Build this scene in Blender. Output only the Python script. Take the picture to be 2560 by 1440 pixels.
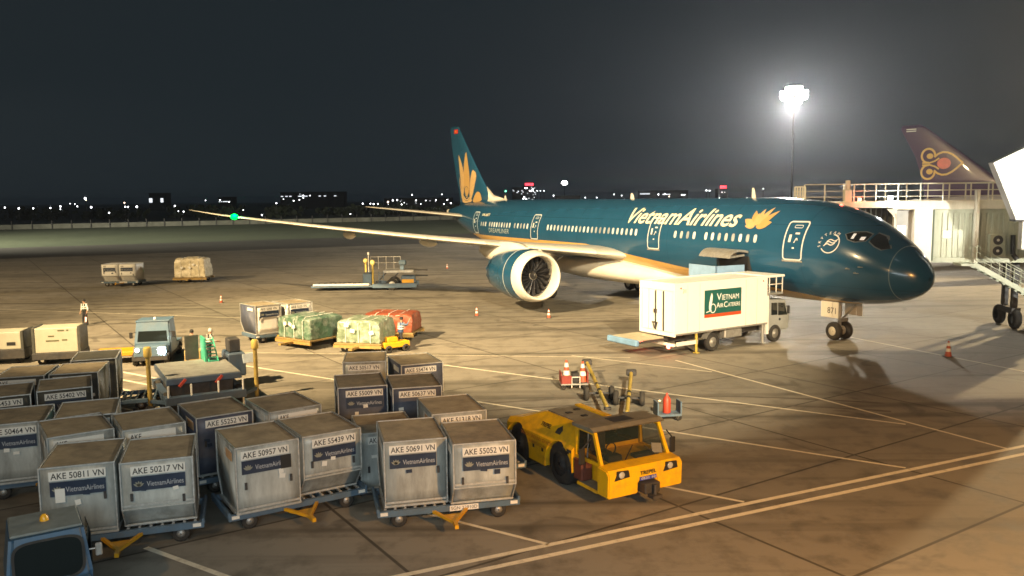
import bpy, bmesh, math, random
from mathutils import Vector, Matrix, Euler
import numpy as np

# ------------------------------------------------------------------ camera, sky, lights
for o in list(bpy.data.objects): bpy.data.objects.remove(o)
sc = bpy.context.scene
C = sc.collection
rnd = random.Random(7)
R = math.radians

cam_d = bpy.data.cameras.new('camera'); cam = bpy.data.objects.new('camera', cam_d); C.objects.link(cam)
cam_d.sensor_width = 36.0; cam_d.lens = 2070.73 / 2560 * 36.0
cam_d.clip_start = 0.1; cam_d.clip_end = 6000
PITCH, ROLL = R(6.17145), R(-0.61585)
_f = Vector((0, math.cos(PITCH), -math.sin(PITCH))); _r = Vector((1, 0, 0)); _u = _r.cross(_f)
_r2 = math.cos(ROLL) * _r + math.sin(ROLL) * _u; _u2 = -math.sin(ROLL) * _r + math.cos(ROLL) * _u
m3 = Matrix((_r2, _u2, -_f)).transposed()
cam.matrix_world = Matrix.Translation((0, 0, 8)) @ m3.to_4x4()
sc.camera = cam

w = bpy.data.worlds.new('World'); sc.world = w; w.use_nodes = True
wn = w.node_tree; wn.nodes.clear()
out = wn.nodes.new('ShaderNodeOutputWorld'); bg = wn.nodes.new('ShaderNodeBackground')
sky = wn.nodes.new('ShaderNodeTexSky'); sky.sky_type = 'NISHITA'; sky.sun_disc = False
sky.sun_elevation = R(-4); sky.sun_rotation = R(200); sky.air_density = 1.5; sky.dust_density = 3
hsv = wn.nodes.new('ShaderNodeMix'); hsv.data_type = 'RGBA'; hsv.blend_type = 'ADD'
hsv.inputs['Factor'].default_value = 1.0
sc_ = wn.nodes.new('ShaderNodeMix'); sc_.data_type = 'RGBA'; sc_.blend_type = 'MULTIPLY'; sc_.inputs['Factor'].default_value = 1.0
sc_.inputs['B'].default_value = (0.02, 0.02, 0.02, 1)
wn.links.new(sky.outputs[0], sc_.inputs['A'])
wn.links.new(sc_.outputs['Result'], hsv.inputs['A'])
hsv.inputs['B'].default_value = (0.0120, 0.0180, 0.0220, 1)      # city glow of a humid night sky
wn.links.new(hsv.outputs['Result'], bg.inputs['Color']); bg.inputs['Strength'].default_value = 1.0
wn.links.new(bg.outputs[0], out.inputs[0])

def lamp(kind, name, loc, target, power, color, size=1.0, angle=None, blend=0.4, spread=None, sy=None):
    d = bpy.data.lights.new(name, kind); d.energy = power; d.color = color
    if kind == 'AREA':
        d.shape = 'RECTANGLE'; d.size = size; d.size_y = sy or size
        if spread: d.spread = R(spread)
    elif kind == 'SUN': d.angle = R(size)
    else: d.shadow_soft_size = size
    if kind == 'SPOT': d.spot_size = R(angle); d.spot_blend = blend
    o = bpy.data.objects.new(name, d); C.objects.link(o); o.location = loc
    o.rotation_euler = (Vector(target) - Vector(loc)).to_track_quat('-Z', 'Y').to_euler()
    return o
WARM = (1.0, 0.72, 0.38)
lamp('SUN', 'moon', (0, 0, 60), (10, 40, 0), 0.02, (0.8, 0.88, 1.0), size=0.5)
# apron floodlights: on the stand's left mast, on the terminal roof behind the viewer, and right of the bridge
lamp('SPOT', 'apron_floodlight', (-34, 14, 33), (-3, 65, 0), 480000, WARM, size=0.5, angle=60, blend=0.8)
lamp('SPOT', 'apron_floodlight', (12, -16, 25), (1, 62, 0), 330000, (1.0, 0.80, 0.50), size=0.5, angle=27, blend=0.45)
lamp('SPOT', 'apron_floodlight', (-70, 30, 30), (-36, 90, 0), 200000, WARM, size=0.6, angle=90, blend=0.8)
lamp('SPOT', 'apron_floodlight', (78, 92, 24), (2, 46, 0), 230000, (1.0, 0.74, 0.40), size=0.5, angle=46, blend=0.6)
lamp('SPOT', 'bridge_fill_spot', (31, 22, 9.5), (26.5, 49, 5.6), 52000, (1.0, 0.95, 0.80), size=0.4, angle=28, blend=0.5)  # added fill without a fixture, brightens the bridge front
lamp('SPOT', 'airfield_fill_spot', (-150, 120, 30), (-70, 225, 0), 1100000, (1.0, 0.93, 0.72), size=0.8, angle=95, blend=0.9)  # added unseen spot that lifts the far grass out of black
# sodium lamps low on the terminal wall, light from the lit departure hall
lamp('SPOT', 'sodium_wall_lamp', (14, -1, 11), (11.5, 16.5, 0), 42000, (1.0, 0.48, 0.12), size=0.3, angle=82, blend=0.9)  # partly added: its orange also stands in for reflections on the window glass
lamp('SPOT', 'sodium_wall_lamp', (-13, 0, 15), (-9, 18, 0), 4200, (1.0, 0.58, 0.2), size=0.3, angle=130, blend=0.8)
lamp('AREA', 'departure_hall_light', (-1, 0.6, 7.6), (-1, 20, 2.0), 2000, (0.80, 0.95, 1.0), size=16, sy=2.5)

sc.view_settings.view_transform = 'Standard'; sc.view_settings.look = 'None'
sc.view_settings.exposure = 0.0; sc.view_settings.gamma = 1.0; sc.view_settings.use_curve_mapping = False
sc.render.engine = 'CYCLES'
cy = sc.cycles
cy.use_denoising = True; cy.max_bounces = 4; cy.diffuse_bounces = 2; cy.glossy_bounces = 2; cy.transmission_bounces = 4
cy.volume_bounces = 0; cy.transparent_max_bounces = 8; cy.caustics_reflective = False; cy.caustics_refractive = False
cy.sample_clamp_indirect = 4.0; cy.use_adaptive_sampling = False; cy.filter_width = 1.6

# ------------------------------------------------------------------ helpers
def nodes_of(m):
    m.use_nodes = True; nt = m.node_tree
    return nt, nt.nodes['Principled BSDF']
MATS = {}
def mat(name, col, rough=0.5, metal=0.0, var=0.15, scale=3.0, bump=0.0, bscale=30.0, dirt=None, dscale=1.2, damt=0.5, emit=None, estr=0.0, spec=0.5, coat=0.0, streak=False, randobj=0.0):
    """paint/metal/rubber with noise-driven colour variation, dirt patches and fine relief"""
    if name in MATS: return MATS[name]
    m = bpy.data.materials.new(name); MATS[name] = m; nt, b = nodes_of(m)
    L = nt.links.new
    b.inputs['Roughness'].default_value = rough; b.inputs['Metallic'].default_value = metal
    b.inputs['Specular IOR Level'].default_value = spec; b.inputs['Coat Weight'].default_value = coat
    tc = nt.nodes.new('ShaderNodeTexCoord')
    src = tc.outputs['Object']
    if streak:
        mp = nt.nodes.new('ShaderNodeMapping'); mp.inputs['Scale'].default_value = (1, 1, 0.25); L(src, mp.inputs[0]); src = mp.outputs[0]
    if randobj:
        oi = nt.nodes.new('ShaderNodeObjectInfo'); va = nt.nodes.new('ShaderNodeVectorMath'); va.operation = 'ADD'
        mm = nt.nodes.new('ShaderNodeMath'); mm.operation = 'MULTIPLY'; mm.inputs[1].default_value = 37.0
        L(oi.outputs['Random'], mm.inputs[0]); L(src, va.inputs[0]); L(mm.outputs[0], va.inputs[1]); src = va.outputs[0]
    n = nt.nodes.new('ShaderNodeTexNoise'); n.inputs['Scale'].default_value = scale; n.inputs['Detail'].default_value = 6; n.inputs['Roughness'].default_value = 0.65
    L(src, n.inputs['Vector'])
    mr = nt.nodes.new('ShaderNodeMapRange'); mr.inputs[1].default_value = 0.3; mr.inputs[2].default_value = 0.7
    mr.inputs[3].default_value = 1 - var; mr.inputs[4].default_value = 1 + var; L(n.outputs[0], mr.inputs[0])
    mx = nt.nodes.new('ShaderNodeVectorMath'); mx.operation = 'SCALE'; mx.inputs[0].default_value = col[:3]
    sfac = mr.outputs[0]
    if randobj:
        m2 = nt.nodes.new('ShaderNodeMapRange'); m2.inputs[3].default_value = 1 - randobj; m2.inputs[4].default_value = 1 + randobj
        L(oi.outputs['Random'], m2.inputs[0]); m4 = nt.nodes.new('ShaderNodeMath'); m4.operation = 'MULTIPLY'
        L(mr.outputs[0], m4.inputs[0]); L(m2.outputs[0], m4.inputs[1]); sfac = m4.outputs[0]
    L(sfac, mx.inputs['Scale']); cout = mx.outputs[0]
    if dirt:
        n2 = nt.nodes.new('ShaderNodeTexNoise'); n2.inputs['Scale'].default_value = dscale; n2.inputs['Detail'].default_value = 8; n2.inputs['Roughness'].default_value = 0.7
        L(src, n2.inputs['Vector'])
        r2 = nt.nodes.new('ShaderNodeMapRange'); r2.inputs[1].default_value = 0.45; r2.inputs[2].default_value = 0.72; r2.inputs[3].default_value = 0; r2.inputs[4].default_value = damt
        L(n2.outputs[0], r2.inputs[0])
        mi = nt.nodes.new('ShaderNodeMix'); mi.data_type = 'RGBA'; L(r2.outputs[0], mi.inputs['Factor']); L(cout, mi.inputs['A']); mi.inputs['B'].default_value = (*dirt, 1)
        cout = mi.outputs['Result']
        ra = nt.nodes.new('ShaderNodeMapRange'); ra.inputs[3].default_value = rough; ra.inputs[4].default_value = min(1, rough + 0.35)
        L(r2.outputs[0], ra.inputs[0]); L(ra.outputs[0], b.inputs['Roughness'])
    L(cout, b.inputs['Base Color'])
    if bump:
        n3 = nt.nodes.new('ShaderNodeTexNoise'); n3.inputs['Scale'].default_value = bscale; n3.inputs['Detail'].default_value = 4; L(src, n3.inputs['Vector'])
        bp = nt.nodes.new('ShaderNodeBump'); bp.inputs['Strength'].default_value = bump; bp.inputs['Distance'].default_value = 0.02
        L(n3.outputs[0], bp.inputs['Height']); L(bp.outputs[0], b.inputs['Normal'])
    if emit:
        b.inputs['Emission Color'].default_value = (*emit, 1); b.inputs['Emission Strength'].default_value = estr
    return m

class MB:
    """collects shapes, then builds ONE mesh object"""
    def __init__(s): s.v = []; s.f = []; s.mi = []; s.sm = []
    def add(s, vs, fs, mi=0, smooth=False):
        o = len(s.v); s.v += [tuple(p) for p in vs]
        for f in fs: s.f.append([i + o for i in f]); s.mi.append(mi); s.sm.append(smooth)
        return s
    def box(s, x0, x1, y0, y1, z0, z1, mi=0, rz=0, ch=0.0):
        cx, cy_, cz = (x0+x1)/2, (y0+y1)/2, (z0+z1)/2
        hx, hy, hz = (x1-x0)/2, (y1-y0)/2, (z1-z0)/2
        if ch > 0:
            c = min(ch, hx*.9, hy*.9, hz*.9)
            vs = []; idx = {}
            for sx in (-1, 1):
                for sy in (-1, 1):
                    for sz in (-1, 1):
                        for a in range(3):
                            p = [sx*hx, sy*hy, sz*hz]
                            q = [sx, sy, sz]
                            for k in range(3):
                                if k != a: p[k] -= q[k]*c
                            idx[(sx, sy, sz, a)] = len(vs); vs.append(p)
            fs = []
            for a in range(3):
                b, d = (a+1) % 3, (a+2) % 3
                for sg in (-1, 1):
                    loop = []
                    for (sb_, sd) in ((-1, -1), (1, -1), (1, 1), (-1, 1)):
                        t = [0, 0, 0]; t[a] = sg; t[b] = sb_; t[d] = sd; loop.append(idx[(*t, a)])
                    fs.append(loop if sg > 0 else loop[::-1])
                for sb_ in (-1, 1):
                    for sd in (-1, 1):
                        t = [0, 0, 0]; t[b] = sb_; t[d] = sd
                        e = []
                        for sg in (-1, 1):
                            t[a] = sg; e.append((idx[(*t, b)], idx[(*t, d)]))
                        lp = [e[0][0], e[1][0], e[1][1], e[0][1]]
                        fs.append(lp if sb_*sd < 0 else lp[::-1])
            for sx in (-1, 1):
                for sy in (-1, 1):
                    for sz in (-1, 1):
                        lp = [idx[(sx, sy, sz, a)] for a in range(3)]
                        fs.append(lp if sx*sy*sz > 0 else lp[::-1])
        else:
            vs = [(sx*hx, sy*hy, sz*hz) for sx in (-1, 1) for sy in (-1, 1) for sz in (-1, 1)]
            fs = [(0, 1, 3, 2), (4, 6, 7, 5), (0, 4, 5, 1), (2, 3, 7, 6), (0, 2, 6, 4), (1, 5, 7, 3)]
        ca, sa = math.cos(rz), math.sin(rz)
        vs = [(cx + p[0]*ca - p[1]*sa, cy_ + p[0]*sa + p[1]*ca, cz + p[2]) for p in vs]
        return s.add(vs, fs, mi)
    def cyl(s, p0, p1, r0, r1=None, n=12, mi=0, cap=True, smooth=True):
        r1 = r0 if r1 is None else r1
        p0, p1 = Vector(p0), Vector(p1); d = (p1-p0).normalized()
        a = d.orthogonal().normalized(); b = d.cross(a)
        vs = []
        for p, r in ((p0, r0), (p1, r1)):
            for i in range(n):
                t = 2*math.pi*i/n; vs.append(p + (a*math.cos(t) + b*math.sin(t))*r)
        fs = [(i, (i+1) % n, n+(i+1) % n, n+i) for i in range(n)]
        s.add(vs, fs, mi, smooth)
        if cap:
            s.add(vs[:n], [list(range(n))[::-1]], mi); s.add(vs[n:], [list(range(n))], mi)
        return s
    def tube(s, pts, r, n=8, mi=0):
        for a, b in zip(pts[:-1], pts[1:]): s.cyl(a, b, r, r, n, mi)
        return s
    def bar(s, p0, p1, wx, wz=None, mi=0):
        """square bar from p0 to p1"""
        wz = wz or wx; p0, p1 = Vector(p0), Vector(p1); d = (p1-p0).normalized()
        up = Vector((0, 0, 1)) if abs(d.z) < 0.9 else Vector((0, 1, 0))
        a = d.cross(up).normalized()*wx/2; b = a.cross(d).normalized()*wz/2
        vs = [p + q for p in (p0, p1) for q in (-a-b, a-b, a+b, -a+b)]
        return s.add(vs, [(0, 1, 2, 3)[::-1], (4, 5, 6, 7), (0, 1, 5, 4), (1, 2, 6, 5), (2, 3, 7, 6), (3, 0, 4, 7)], mi)
    def lathe(s, prof, axis='x', c=(0, 0, 0), n=32, mi=0, smooth=True):
        """prof = [(t, r)] along the axis; mi may be a function of the ring number"""
        vs = []
        for t, r in prof:
            for i in range(n):
                a = 2*math.pi*i/n; u, v = r*math.cos(a), r*math.sin(a)
                p = {'x': (t, u, v), 'y': (v, t, u), 'z': (u, v, t)}[axis]
                vs.append((p[0]+c[0], p[1]+c[1], p[2]+c[2]))
        for k in range(len(prof)-1):
            fs = [(k*n+i, k*n+(i+1) % n, (k+1)*n+(i+1) % n, (k+1)*n+i) for i in range(n)]
            if k == 0: s.add(vs, [], 0); base = len(s.v)-len(vs)
            for f in fs: s.f.append([i+base for i in f]); s.mi.append(mi(k) if callable(mi) else mi); s.sm.append(smooth)
        return s
    def prism(s, poly, axis, a0, a1, mi=0):
        """poly of 2D points extruded along axis ('x': poly=(y,z); 'y': (x,z); 'z': (x,y))"""
        def P(p, a): return {'x': (a, p[0], p[1]), 'y': (p[0], a, p[1]), 'z': (p[0], p[1], a)}[axis]
        n = len(poly); vs = [P(p, a0) for p in poly] + [P(p, a1) for p in poly]
        fs = [list(range(n))[::-1], list(range(n, 2*n))] + [(i, (i+1) % n, n+(i+1) % n, n+i) for i in range(n)]
        return s.add(vs, fs, mi)
    def loft(s, rings, mi=0, smooth=True, close=True, caps=True):
        n = len(rings[0]); vs = [p for r_ in rings for p in r_]; fs = []
        for k in range(len(rings)-1):
            for i in range(n if close else n-1):
                fs.append((k*n+i, k*n+(i+1) % n, (k+1)*n+(i+1) % n, (k+1)*n+i))
        s.add(vs, fs, mi, smooth)
        if caps and close:
            s.add(rings[0], [list(range(n))[::-1]], mi); s.add(rings[-1], [list(range(n))], mi)
        return s
    def build(s, name, mats, parent=None, fix=True, merge=False):
        me = bpy.data.meshes.new(name); me.from_pydata(s.v, [], s.f)
        if not isinstance(mats, (list, tuple)): mats = [mats]
        for m in mats: me.materials.append(m)
        me.polygons.foreach_set('material_index', s.mi); me.polygons.foreach_set('use_smooth', s.sm)
        if fix:
            bm = bmesh.new(); bm.from_mesh(me)
            if merge: bmesh.ops.remove_doubles(bm, verts=bm.verts, dist=1e-4)
            bmesh.ops.recalc_face_normals(bm, faces=bm.faces); bm.to_mesh(me); bm.free()
        me.update()
        return obj(name, me, parent)

def obj(name, me, parent=None):
    o = bpy.data.objects.new(name, me); C.objects.link(o)
    if parent is not None: o.parent = parent
    return o
def tag(o, label, cat=None, group=None, kind=None):
    if label: o['label'] = label
    if cat: o['category'] = cat
    if group: o['group'] = group
    if kind: o['kind'] = kind
    return o
def thing(name, label, cat, loc=(0, 0, 0), rz=0.0, group=None):
    o = bpy.data.objects.new(name, None); C.objects.link(o); o.empty_display_size = 0.3
    o.location = loc; o.rotation_euler = (0, 0, rz); return tag(o, label, cat, group)
def copy_tree(o, parent=None):
    c = o.copy(); C.objects.link(c)
    if parent is not None: c.parent = parent
    for ch in [x for x in bpy.data.objects if x.parent == o]: copy_tree(ch, c)
    return c
def struct(o): o['kind'] = 'structure'; return o

def text_me(s, size=1.0, shear=0.0, align='CENTER', xs=1.0, bold=0.0):
    cu = bpy.data.curves.new('t', 'FONT'); cu.body = s; cu.size = size; cu.shear = shear; cu.align_x = align; cu.align_y = 'CENTER'
    cu.fill_mode = 'FRONT'; cu.offset = bold; cu.resolution_u = 3
    o = bpy.data.objects.new('t', cu); C.objects.link(o)
    bpy.context.view_layer.update()
    me = bpy.data.meshes.new_from_object(o.evaluated_get(bpy.context.evaluated_depsgraph_get()))
    bpy.data.objects.remove(o); bpy.data.curves.remove(cu)
    if xs != 1.0: me.transform(Matrix.Diagonal((xs, 1, 1, 1)))
    return me
def text_width(me):
    xs = [v.co.x for v in me.vertices]; return max(xs)-min(xs), (max(xs)+min(xs))/2
def flat_text(name, s, width, height, parent, m, loc, rot, shear=0.0, bold=0.0):
    """lettering fitted to width x height on a flat plate (lies in the plate's x-y plane)"""
    me = text_me(s, 1.0, shear, bold=bold)
    co = np.array([v.co[:] for v in me.vertices]); lo, hi = co.min(0), co.max(0)
    me.transform(Matrix.Translation((-(lo[0]+hi[0])/2, -(lo[1]+hi[1])/2, 0)))
    me.transform(Matrix.Diagonal((width/(hi[0]-lo[0]), height/(hi[1]-lo[1]), 1, 1)))
    me.materials.clear(); me.materials.append(m)
    o = obj(name, me, parent); o.location = loc; o.rotation_euler = rot; return o
FRONT = (R(90), 0, 0)          # upright, reads from -y

# ------------------------------------------------------------------ shared materials
M_TEAL = mat('teal_paint', (0.013, 0.070, 0.140), rough=0.22, var=0.06, scale=0.6, coat=0.3, dirt=(0.02, 0.07, 0.09), dscale=0.5, damt=0.25)
M_CREAM = mat('white_aircraft_paint', (0.72, 0.69, 0.61), rough=0.3, var=0.05, scale=0.8, dirt=(0.45, 0.42, 0.35), dscale=0.7, damt=0.3)
M_GOLD = mat('gold_paint', (0.46, 0.29, 0.10), rough=0.35, var=0.06)
M_LETTER = mat('cream_lettering', (0.82, 0.76, 0.55), rough=0.4, var=0.05)
M_WHITE = mat('white_paint', (0.78, 0.77, 0.72), rough=0.4, var=0.06, dirt=(0.45, 0.42, 0.36), dscale=1.0, damt=0.35)
M_LINE = mat('outline_white', (0.62, 0.66, 0.66), rough=0.5, var=0.1)
M_BLACK = mat('black_print', (0.015, 0.015, 0.015), rough=0.6, var=0.1)
M_RUB = mat('rubber', (0.022, 0.021, 0.020), rough=0.85, var=0.25, scale=8, dirt=(0.08, 0.07, 0.05), dscale=3, damt=0.5)
M_DARK = mat('dark_steel', (0.05, 0.05, 0.052), rough=0.6, metal=0.3, var=0.3, scale=5, dirt=(0.10, 0.08, 0.055), damt=0.5)
M_STEEL = mat('galvanised_steel', (0.42, 0.42, 0.40), rough=0.45, metal=0.6, var=0.2, scale=6, dirt=(0.2, 0.17, 0.12), damt=0.5)
M_ALU = mat('scuffed_aluminium', (0.44, 0.47, 0.45), rough=0.42, metal=0.2, var=0.28, scale=2.2, streak=True, dirt=(0.16, 0.155, 0.13), dscale=1.6, damt=0.8, bump=0.25, bscale=5, randobj=0.14)
M_ALUEDGE = mat('aluminium_edge', (0.60, 0.62, 0.60), rough=0.35, metal=0.5, var=0.2, scale=9, dirt=(0.2, 0.18, 0.14), dscale=4, damt=0.5)
M_DUST = mat('dusty_roof', (0.27, 0.225, 0.15), rough=0.75, var=0.35, scale=2.0, dirt=(0.46, 0.38, 0.24), dscale=1.3, damt=0.7, bump=0.3, bscale=4, randobj=0.2)
M_NAVY = mat('navy_print', (0.014, 0.026, 0.055), rough=0.45, var=0.2, dirt=(0.05, 0.06, 0.08), damt=0.5)
M_BLUEBOX = mat('blue_container_skin', (0.06, 0.072, 0.11), rough=0.5, var=0.2, dirt=(0.14, 0.14, 0.15), damt=0.6, randobj=0.1)
M_DARKBOX = mat('dark_container_skin', (0.05, 0.052, 0.045), rough=0.6, var=0.3, dirt=(0.12, 0.11, 0.08), damt=0.6)
M_PLATE = mat('white_plate', (0.74, 0.73, 0.67), rough=0.5, var=0.1, dirt=(0.4, 0.37, 0.3), dscale=3, damt=0.4)
M_GSEBLUE = mat('pale_blue_paint', (0.085, 0.14, 0.20), rough=0.45, var=0.15, dirt=(0.10, 0.10, 0.09), dscale=2.5, damt=0.6)
M_YEL = mat('yellow_paint', (0.72, 0.36, 0.012), rough=0.35, var=0.08, scale=1.5, dirt=(0.30, 0.17, 0.04), dscale=2.2, damt=0.45)
M_GLASS = mat('dark_glass', (0.012, 0.016, 0.016), rough=0.06, var=0.05, spec=0.8)
M_RED = mat('red_paint', (0.42, 0.045, 0.02), rough=0.5, var=0.15)
M_TYRERIM = mat('wheel_rim', (0.62, 0.58, 0.48), rough=0.4, metal=0.2, var=0.1)
M_SKIN = mat('skin', (0.33, 0.19, 0.12), rough=0.6, var=0.08)
M_NAVYCLOTH = mat('navy_cloth', (0.025, 0.03, 0.045), rough=0.9, var=0.2, scale=12)
M_LIT = mat('lit_lamp', (0.9, 0.9, 0.9), emit=(1.0, 0.93, 0.8), estr=12, var=0)

# ------------------------------------------------------------------ ground
def ground_mat(name, c1, c2, stain, jo=None, sc1=0.12, sc2=0.9, rough=0.8, bump=0.15):
    m = bpy.data.materials.new(name); nt, b = nodes_of(m); L = nt.links.new; N = nt.nodes.new
    tc = N('ShaderNodeTexCoord'); src = tc.outputs['Object']
    n1 = N('ShaderNodeTexNoise'); n1.inputs['Scale'].default_value = sc1; n1.inputs['Detail'].default_value = 5; L(src, n1.inputs['Vector'])
    n2 = N('ShaderNodeTexNoise'); n2.inputs['Scale'].default_value = sc2; n2.inputs['Detail'].default_value = 8; n2.inputs['Roughness'].default_value = .7; L(src, n2.inputs['Vector'])
    a = N('ShaderNodeMapRange'); a.inputs[1].default_value = .35; a.inputs[2].default_value = .65; L(n1.outputs[0], a.inputs[0])
    mx = N('ShaderNodeMix'); mx.data_type = 'RGBA'; mx.inputs['A'].default_value = (*c1, 1); mx.inputs['B'].default_value = (*c2, 1); L(a.outputs[0], mx.inputs['Factor'])
    s = N('ShaderNodeMapRange'); s.inputs[1].default_value = .48; s.inputs[2].default_value = .70; s.inputs[4].default_value = .8; L(n2.outputs[0], s.inputs[0])
    m2 = N('ShaderNodeMix'); m2.data_type = 'RGBA'; L(s.outputs[0], m2.inputs['Factor']); L(mx.outputs['Result'], m2.inputs['A']); m2.inputs['B'].default_value = (*stain, 1)
    col = m2.outputs['Result']
    if jo:
        # tyre streaks across the apron
        mp = N('ShaderNodeMapping'); mp.inputs['Rotation'].default_value = (0, 0, R(32)); mp.inputs['Scale'].default_value = (0.05, 1.1, 1); L(src, mp.inputs[0])
        n4 = N('ShaderNodeTexNoise'); n4.inputs['Scale'].default_value = 0.8; n4.inputs['Detail'].default_value = 6; L(mp.outputs[0], n4.inputs['Vector'])
        r4 = N('ShaderNodeMapRange'); r4.inputs[1].default_value = .52; r4.inputs[2].default_value = .7; r4.inputs[4].default_value = .75; L(n4.outputs[0], r4.inputs[0])
        m3_ = N('ShaderNodeMix'); m3_.data_type = 'RGBA'; L(r4.outputs[0], m3_.inputs['Factor']); L(col, m3_.inputs['A']); m3_.inputs['B'].default_value = (*[x*.6 for x in stain], 1); col = m3_.outputs['Result']
        # sealed joints between cast bays
        mj = N('ShaderNodeMapping'); mj.inputs['Rotation'].default_value = (0, 0, R(-33.4)); L(src, mj.inputs[0])
        br = N('ShaderNodeTexBrick'); br.offset = 0; br.inputs['Scale'].default_value = 1; br.inputs['Brick Width'].default_value = 7.5; br.inputs['Row Height'].default_value = 5.0
        br.inputs['Mortar Size'].default_value = 0.045; br.inputs['Color1'].default_value = (1, 1, 1, 1); br.inputs['Color2'].default_value = (.76, .77, .78, 1); br.inputs['Mortar'].default_value = (.16, .15, .13, 1)
        L(mj.outputs[0], br.inputs['Vector'])
        m5 = N('ShaderNodeMix'); m5.data_type = 'RGBA'; m5.blend_type = 'MULTIPLY'; m5.inputs['Factor'].default_value = .8; L(col, m5.inputs['A']); L(br.outputs['Color'], m5.inputs['B']); col = m5.outputs['Result']
    if jo:
        n6 = N('ShaderNodeTexNoise'); n6.inputs['Scale'].default_value = .42; n6.inputs['Detail'].default_value = 3; n6.inputs['Distortion'].default_value = .8; L(src, n6.inputs['Vector'])
        r6 = N('ShaderNodeMapRange'); r6.inputs[1].default_value = .63; r6.inputs[2].default_value = .69; r6.inputs[4].default_value = .55; L(n6.outputs[0], r6.inputs[0])
        m6 = N('ShaderNodeMix'); m6.data_type = 'RGBA'; L(r6.outputs[0], m6.inputs['Factor']); L(col, m6.inputs['A']); m6.inputs['B'].default_value = (.07, .062, .05, 1); col = m6.outputs['Result']
    L(col, b.inputs['Base Color'])
    rr = N('ShaderNodeMapRange'); rr.inputs[3].default_value = rough; rr.inputs[4].default_value = rough-.25; L(s.outputs[0], rr.inputs[0]); L(rr.outputs[0], b.inputs['Roughness'])
    n3 = N('ShaderNodeTexNoise'); n3.inputs['Scale'].default_value = 25; n3.inputs['Detail'].default_value = 5; L(src, n3.inputs['Vector'])
    bp = N('ShaderNodeBump'); bp.inputs['Strength'].default_value = bump; bp.inputs['Distance'].default_value = .02; L(n3.outputs[0], bp.inputs['Height']); L(bp.outputs[0], b.inputs['Normal'])
    return m
G_CONC = ground_mat('apron_concrete', (0.275, 0.25, 0.20), (0.225, 0.205, 0.165), (0.10, 0.088, 0.065), jo=True)
G_ASPH = ground_mat('shoulder_asphalt', (0.075, 0.07, 0.06), (0.055, 0.052, 0.045), (0.04, 0.038, 0.033))
G_GRASS = ground_mat('airfield_turf', (0.10, 0.12, 0.065), (0.075, 0.095, 0.05), (0.06, 0.07, 0.04), sc1=.05, sc2=.4, rough=.95, bump=.6)
G_SOIL = ground_mat('far_ground', (0.03, 0.035, 0.03), (0.025, 0.03, 0.025), (0.02, 0.022, 0.02), sc1=.02, sc2=.1)

def sheet(name, pts, z, m):
    mb = MB(); mb.add([(x, y, z) for x, y in pts], [list(range(len(pts)))]); return struct(mb.build(name, m, fix=False))
sheet('ground', [(-3500, -400), (3500, -400), (3500, 5000), (-3500, 5000)], -0.012, G_SOIL)
D1 = Vector((0.895, 0.446))                                    # the direction of the apron's far edge
def along(p, k): return (p[0]+D1.x*k, p[1]+D1.y*k)
E0 = (-93, 143); E1 = (-93, 151); E2 = (-158, 256)
sheet('airfield_grass', [along(E1, -260), along(E1, 900), along(E2, 900), along(E2, -260)], -0.008, G_GRASS)
sheet('taxiway_shoulder', [along((-93, 112), -260), along((-93, 112), 900), along(E1, 900), along(E1, -260)], -0.004, G_ASPH)
sheet('apron', [(-330, -60), (260, -60), (320, 310), along((-93, 112), 450), along((-93, 112), -240)], 0.0, G_CONC)

M_MARK = mat('road_paint', (0.78, 0.72, 0.56), rough=0.6, var=0.2, scale=3, dirt=(0.28, 0.24, 0.17), dscale=3.0, damt=0.75)
def line(p, q, wd, z=0.004, label=None):
    p, q = Vector(p), Vector(q); n = (q-p).normalized(); n = Vector((-n.y, n.x))*wd/2
    mb = MB(); k = max(2, int((q-p).length/1.0)); vs = []; fs = []
    for i in range(k+1):
        c = p.lerp(q, i/k); j = 1 + rnd.uniform(-.06, .06)
        vs += [(*(c-n*j), z), (*(c+n*j), z)]
        if i: fs.append((2*i-2, 2*i, 2*i+1, 2*i-1))
    mb.add(vs, fs); return struct(mb.build('painted_line', M_MARK, fix=False))
DD = Vector((.907, .421))
line(Vector((-2.46, 16.95)) - DD*4, Vector((15.54, 25.31)) + DD*9, .17)
line(Vector((-1.32, 16.92)) - DD*4, Vector((15.73, 24.81)) + DD*9, .17)
for p, q, wd, z in [((-5.4, 40.9), (13.71, 28.26), .12, .004), ((-14.2, 40.63), (11.51, 23.62), .12, .004), ((2.9, 23.1), (6.04, 21.04), .12, .004),
                 ((-3.0, 20.95), (0.78, 18.49), .12, .004), ((-8.6, 18.55), (-5.2, 16.36), .15, .004), ((-30, 45.4), (5.9, 40.92), .07, .004),
                 ((3.0, 41.62), (9.12, 37.29), .09, .006), ((8.0, 40.08), (15.54, 25.31), .12, .007), ((-20.5, 38.8), (-15.0, 35.15), .16, .004),
                 ((-19.0, 36.5), (-14.3, 33.35), .16, .004), ((-18.0, 34.8), (-13.3, 31.5), .16, .004), ((-16.8, 32.8), (-12.8, 30.0), .16, .004), ((-20, 39.7), (-16.3, 37.2), .16, .004),
                 ((18.78, 46.92), (24.5, 33.2), .12, .004), ((-40, 63), (-6, 52.8), .1, .004)]:
    line(p, q, wd, z)

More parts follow.
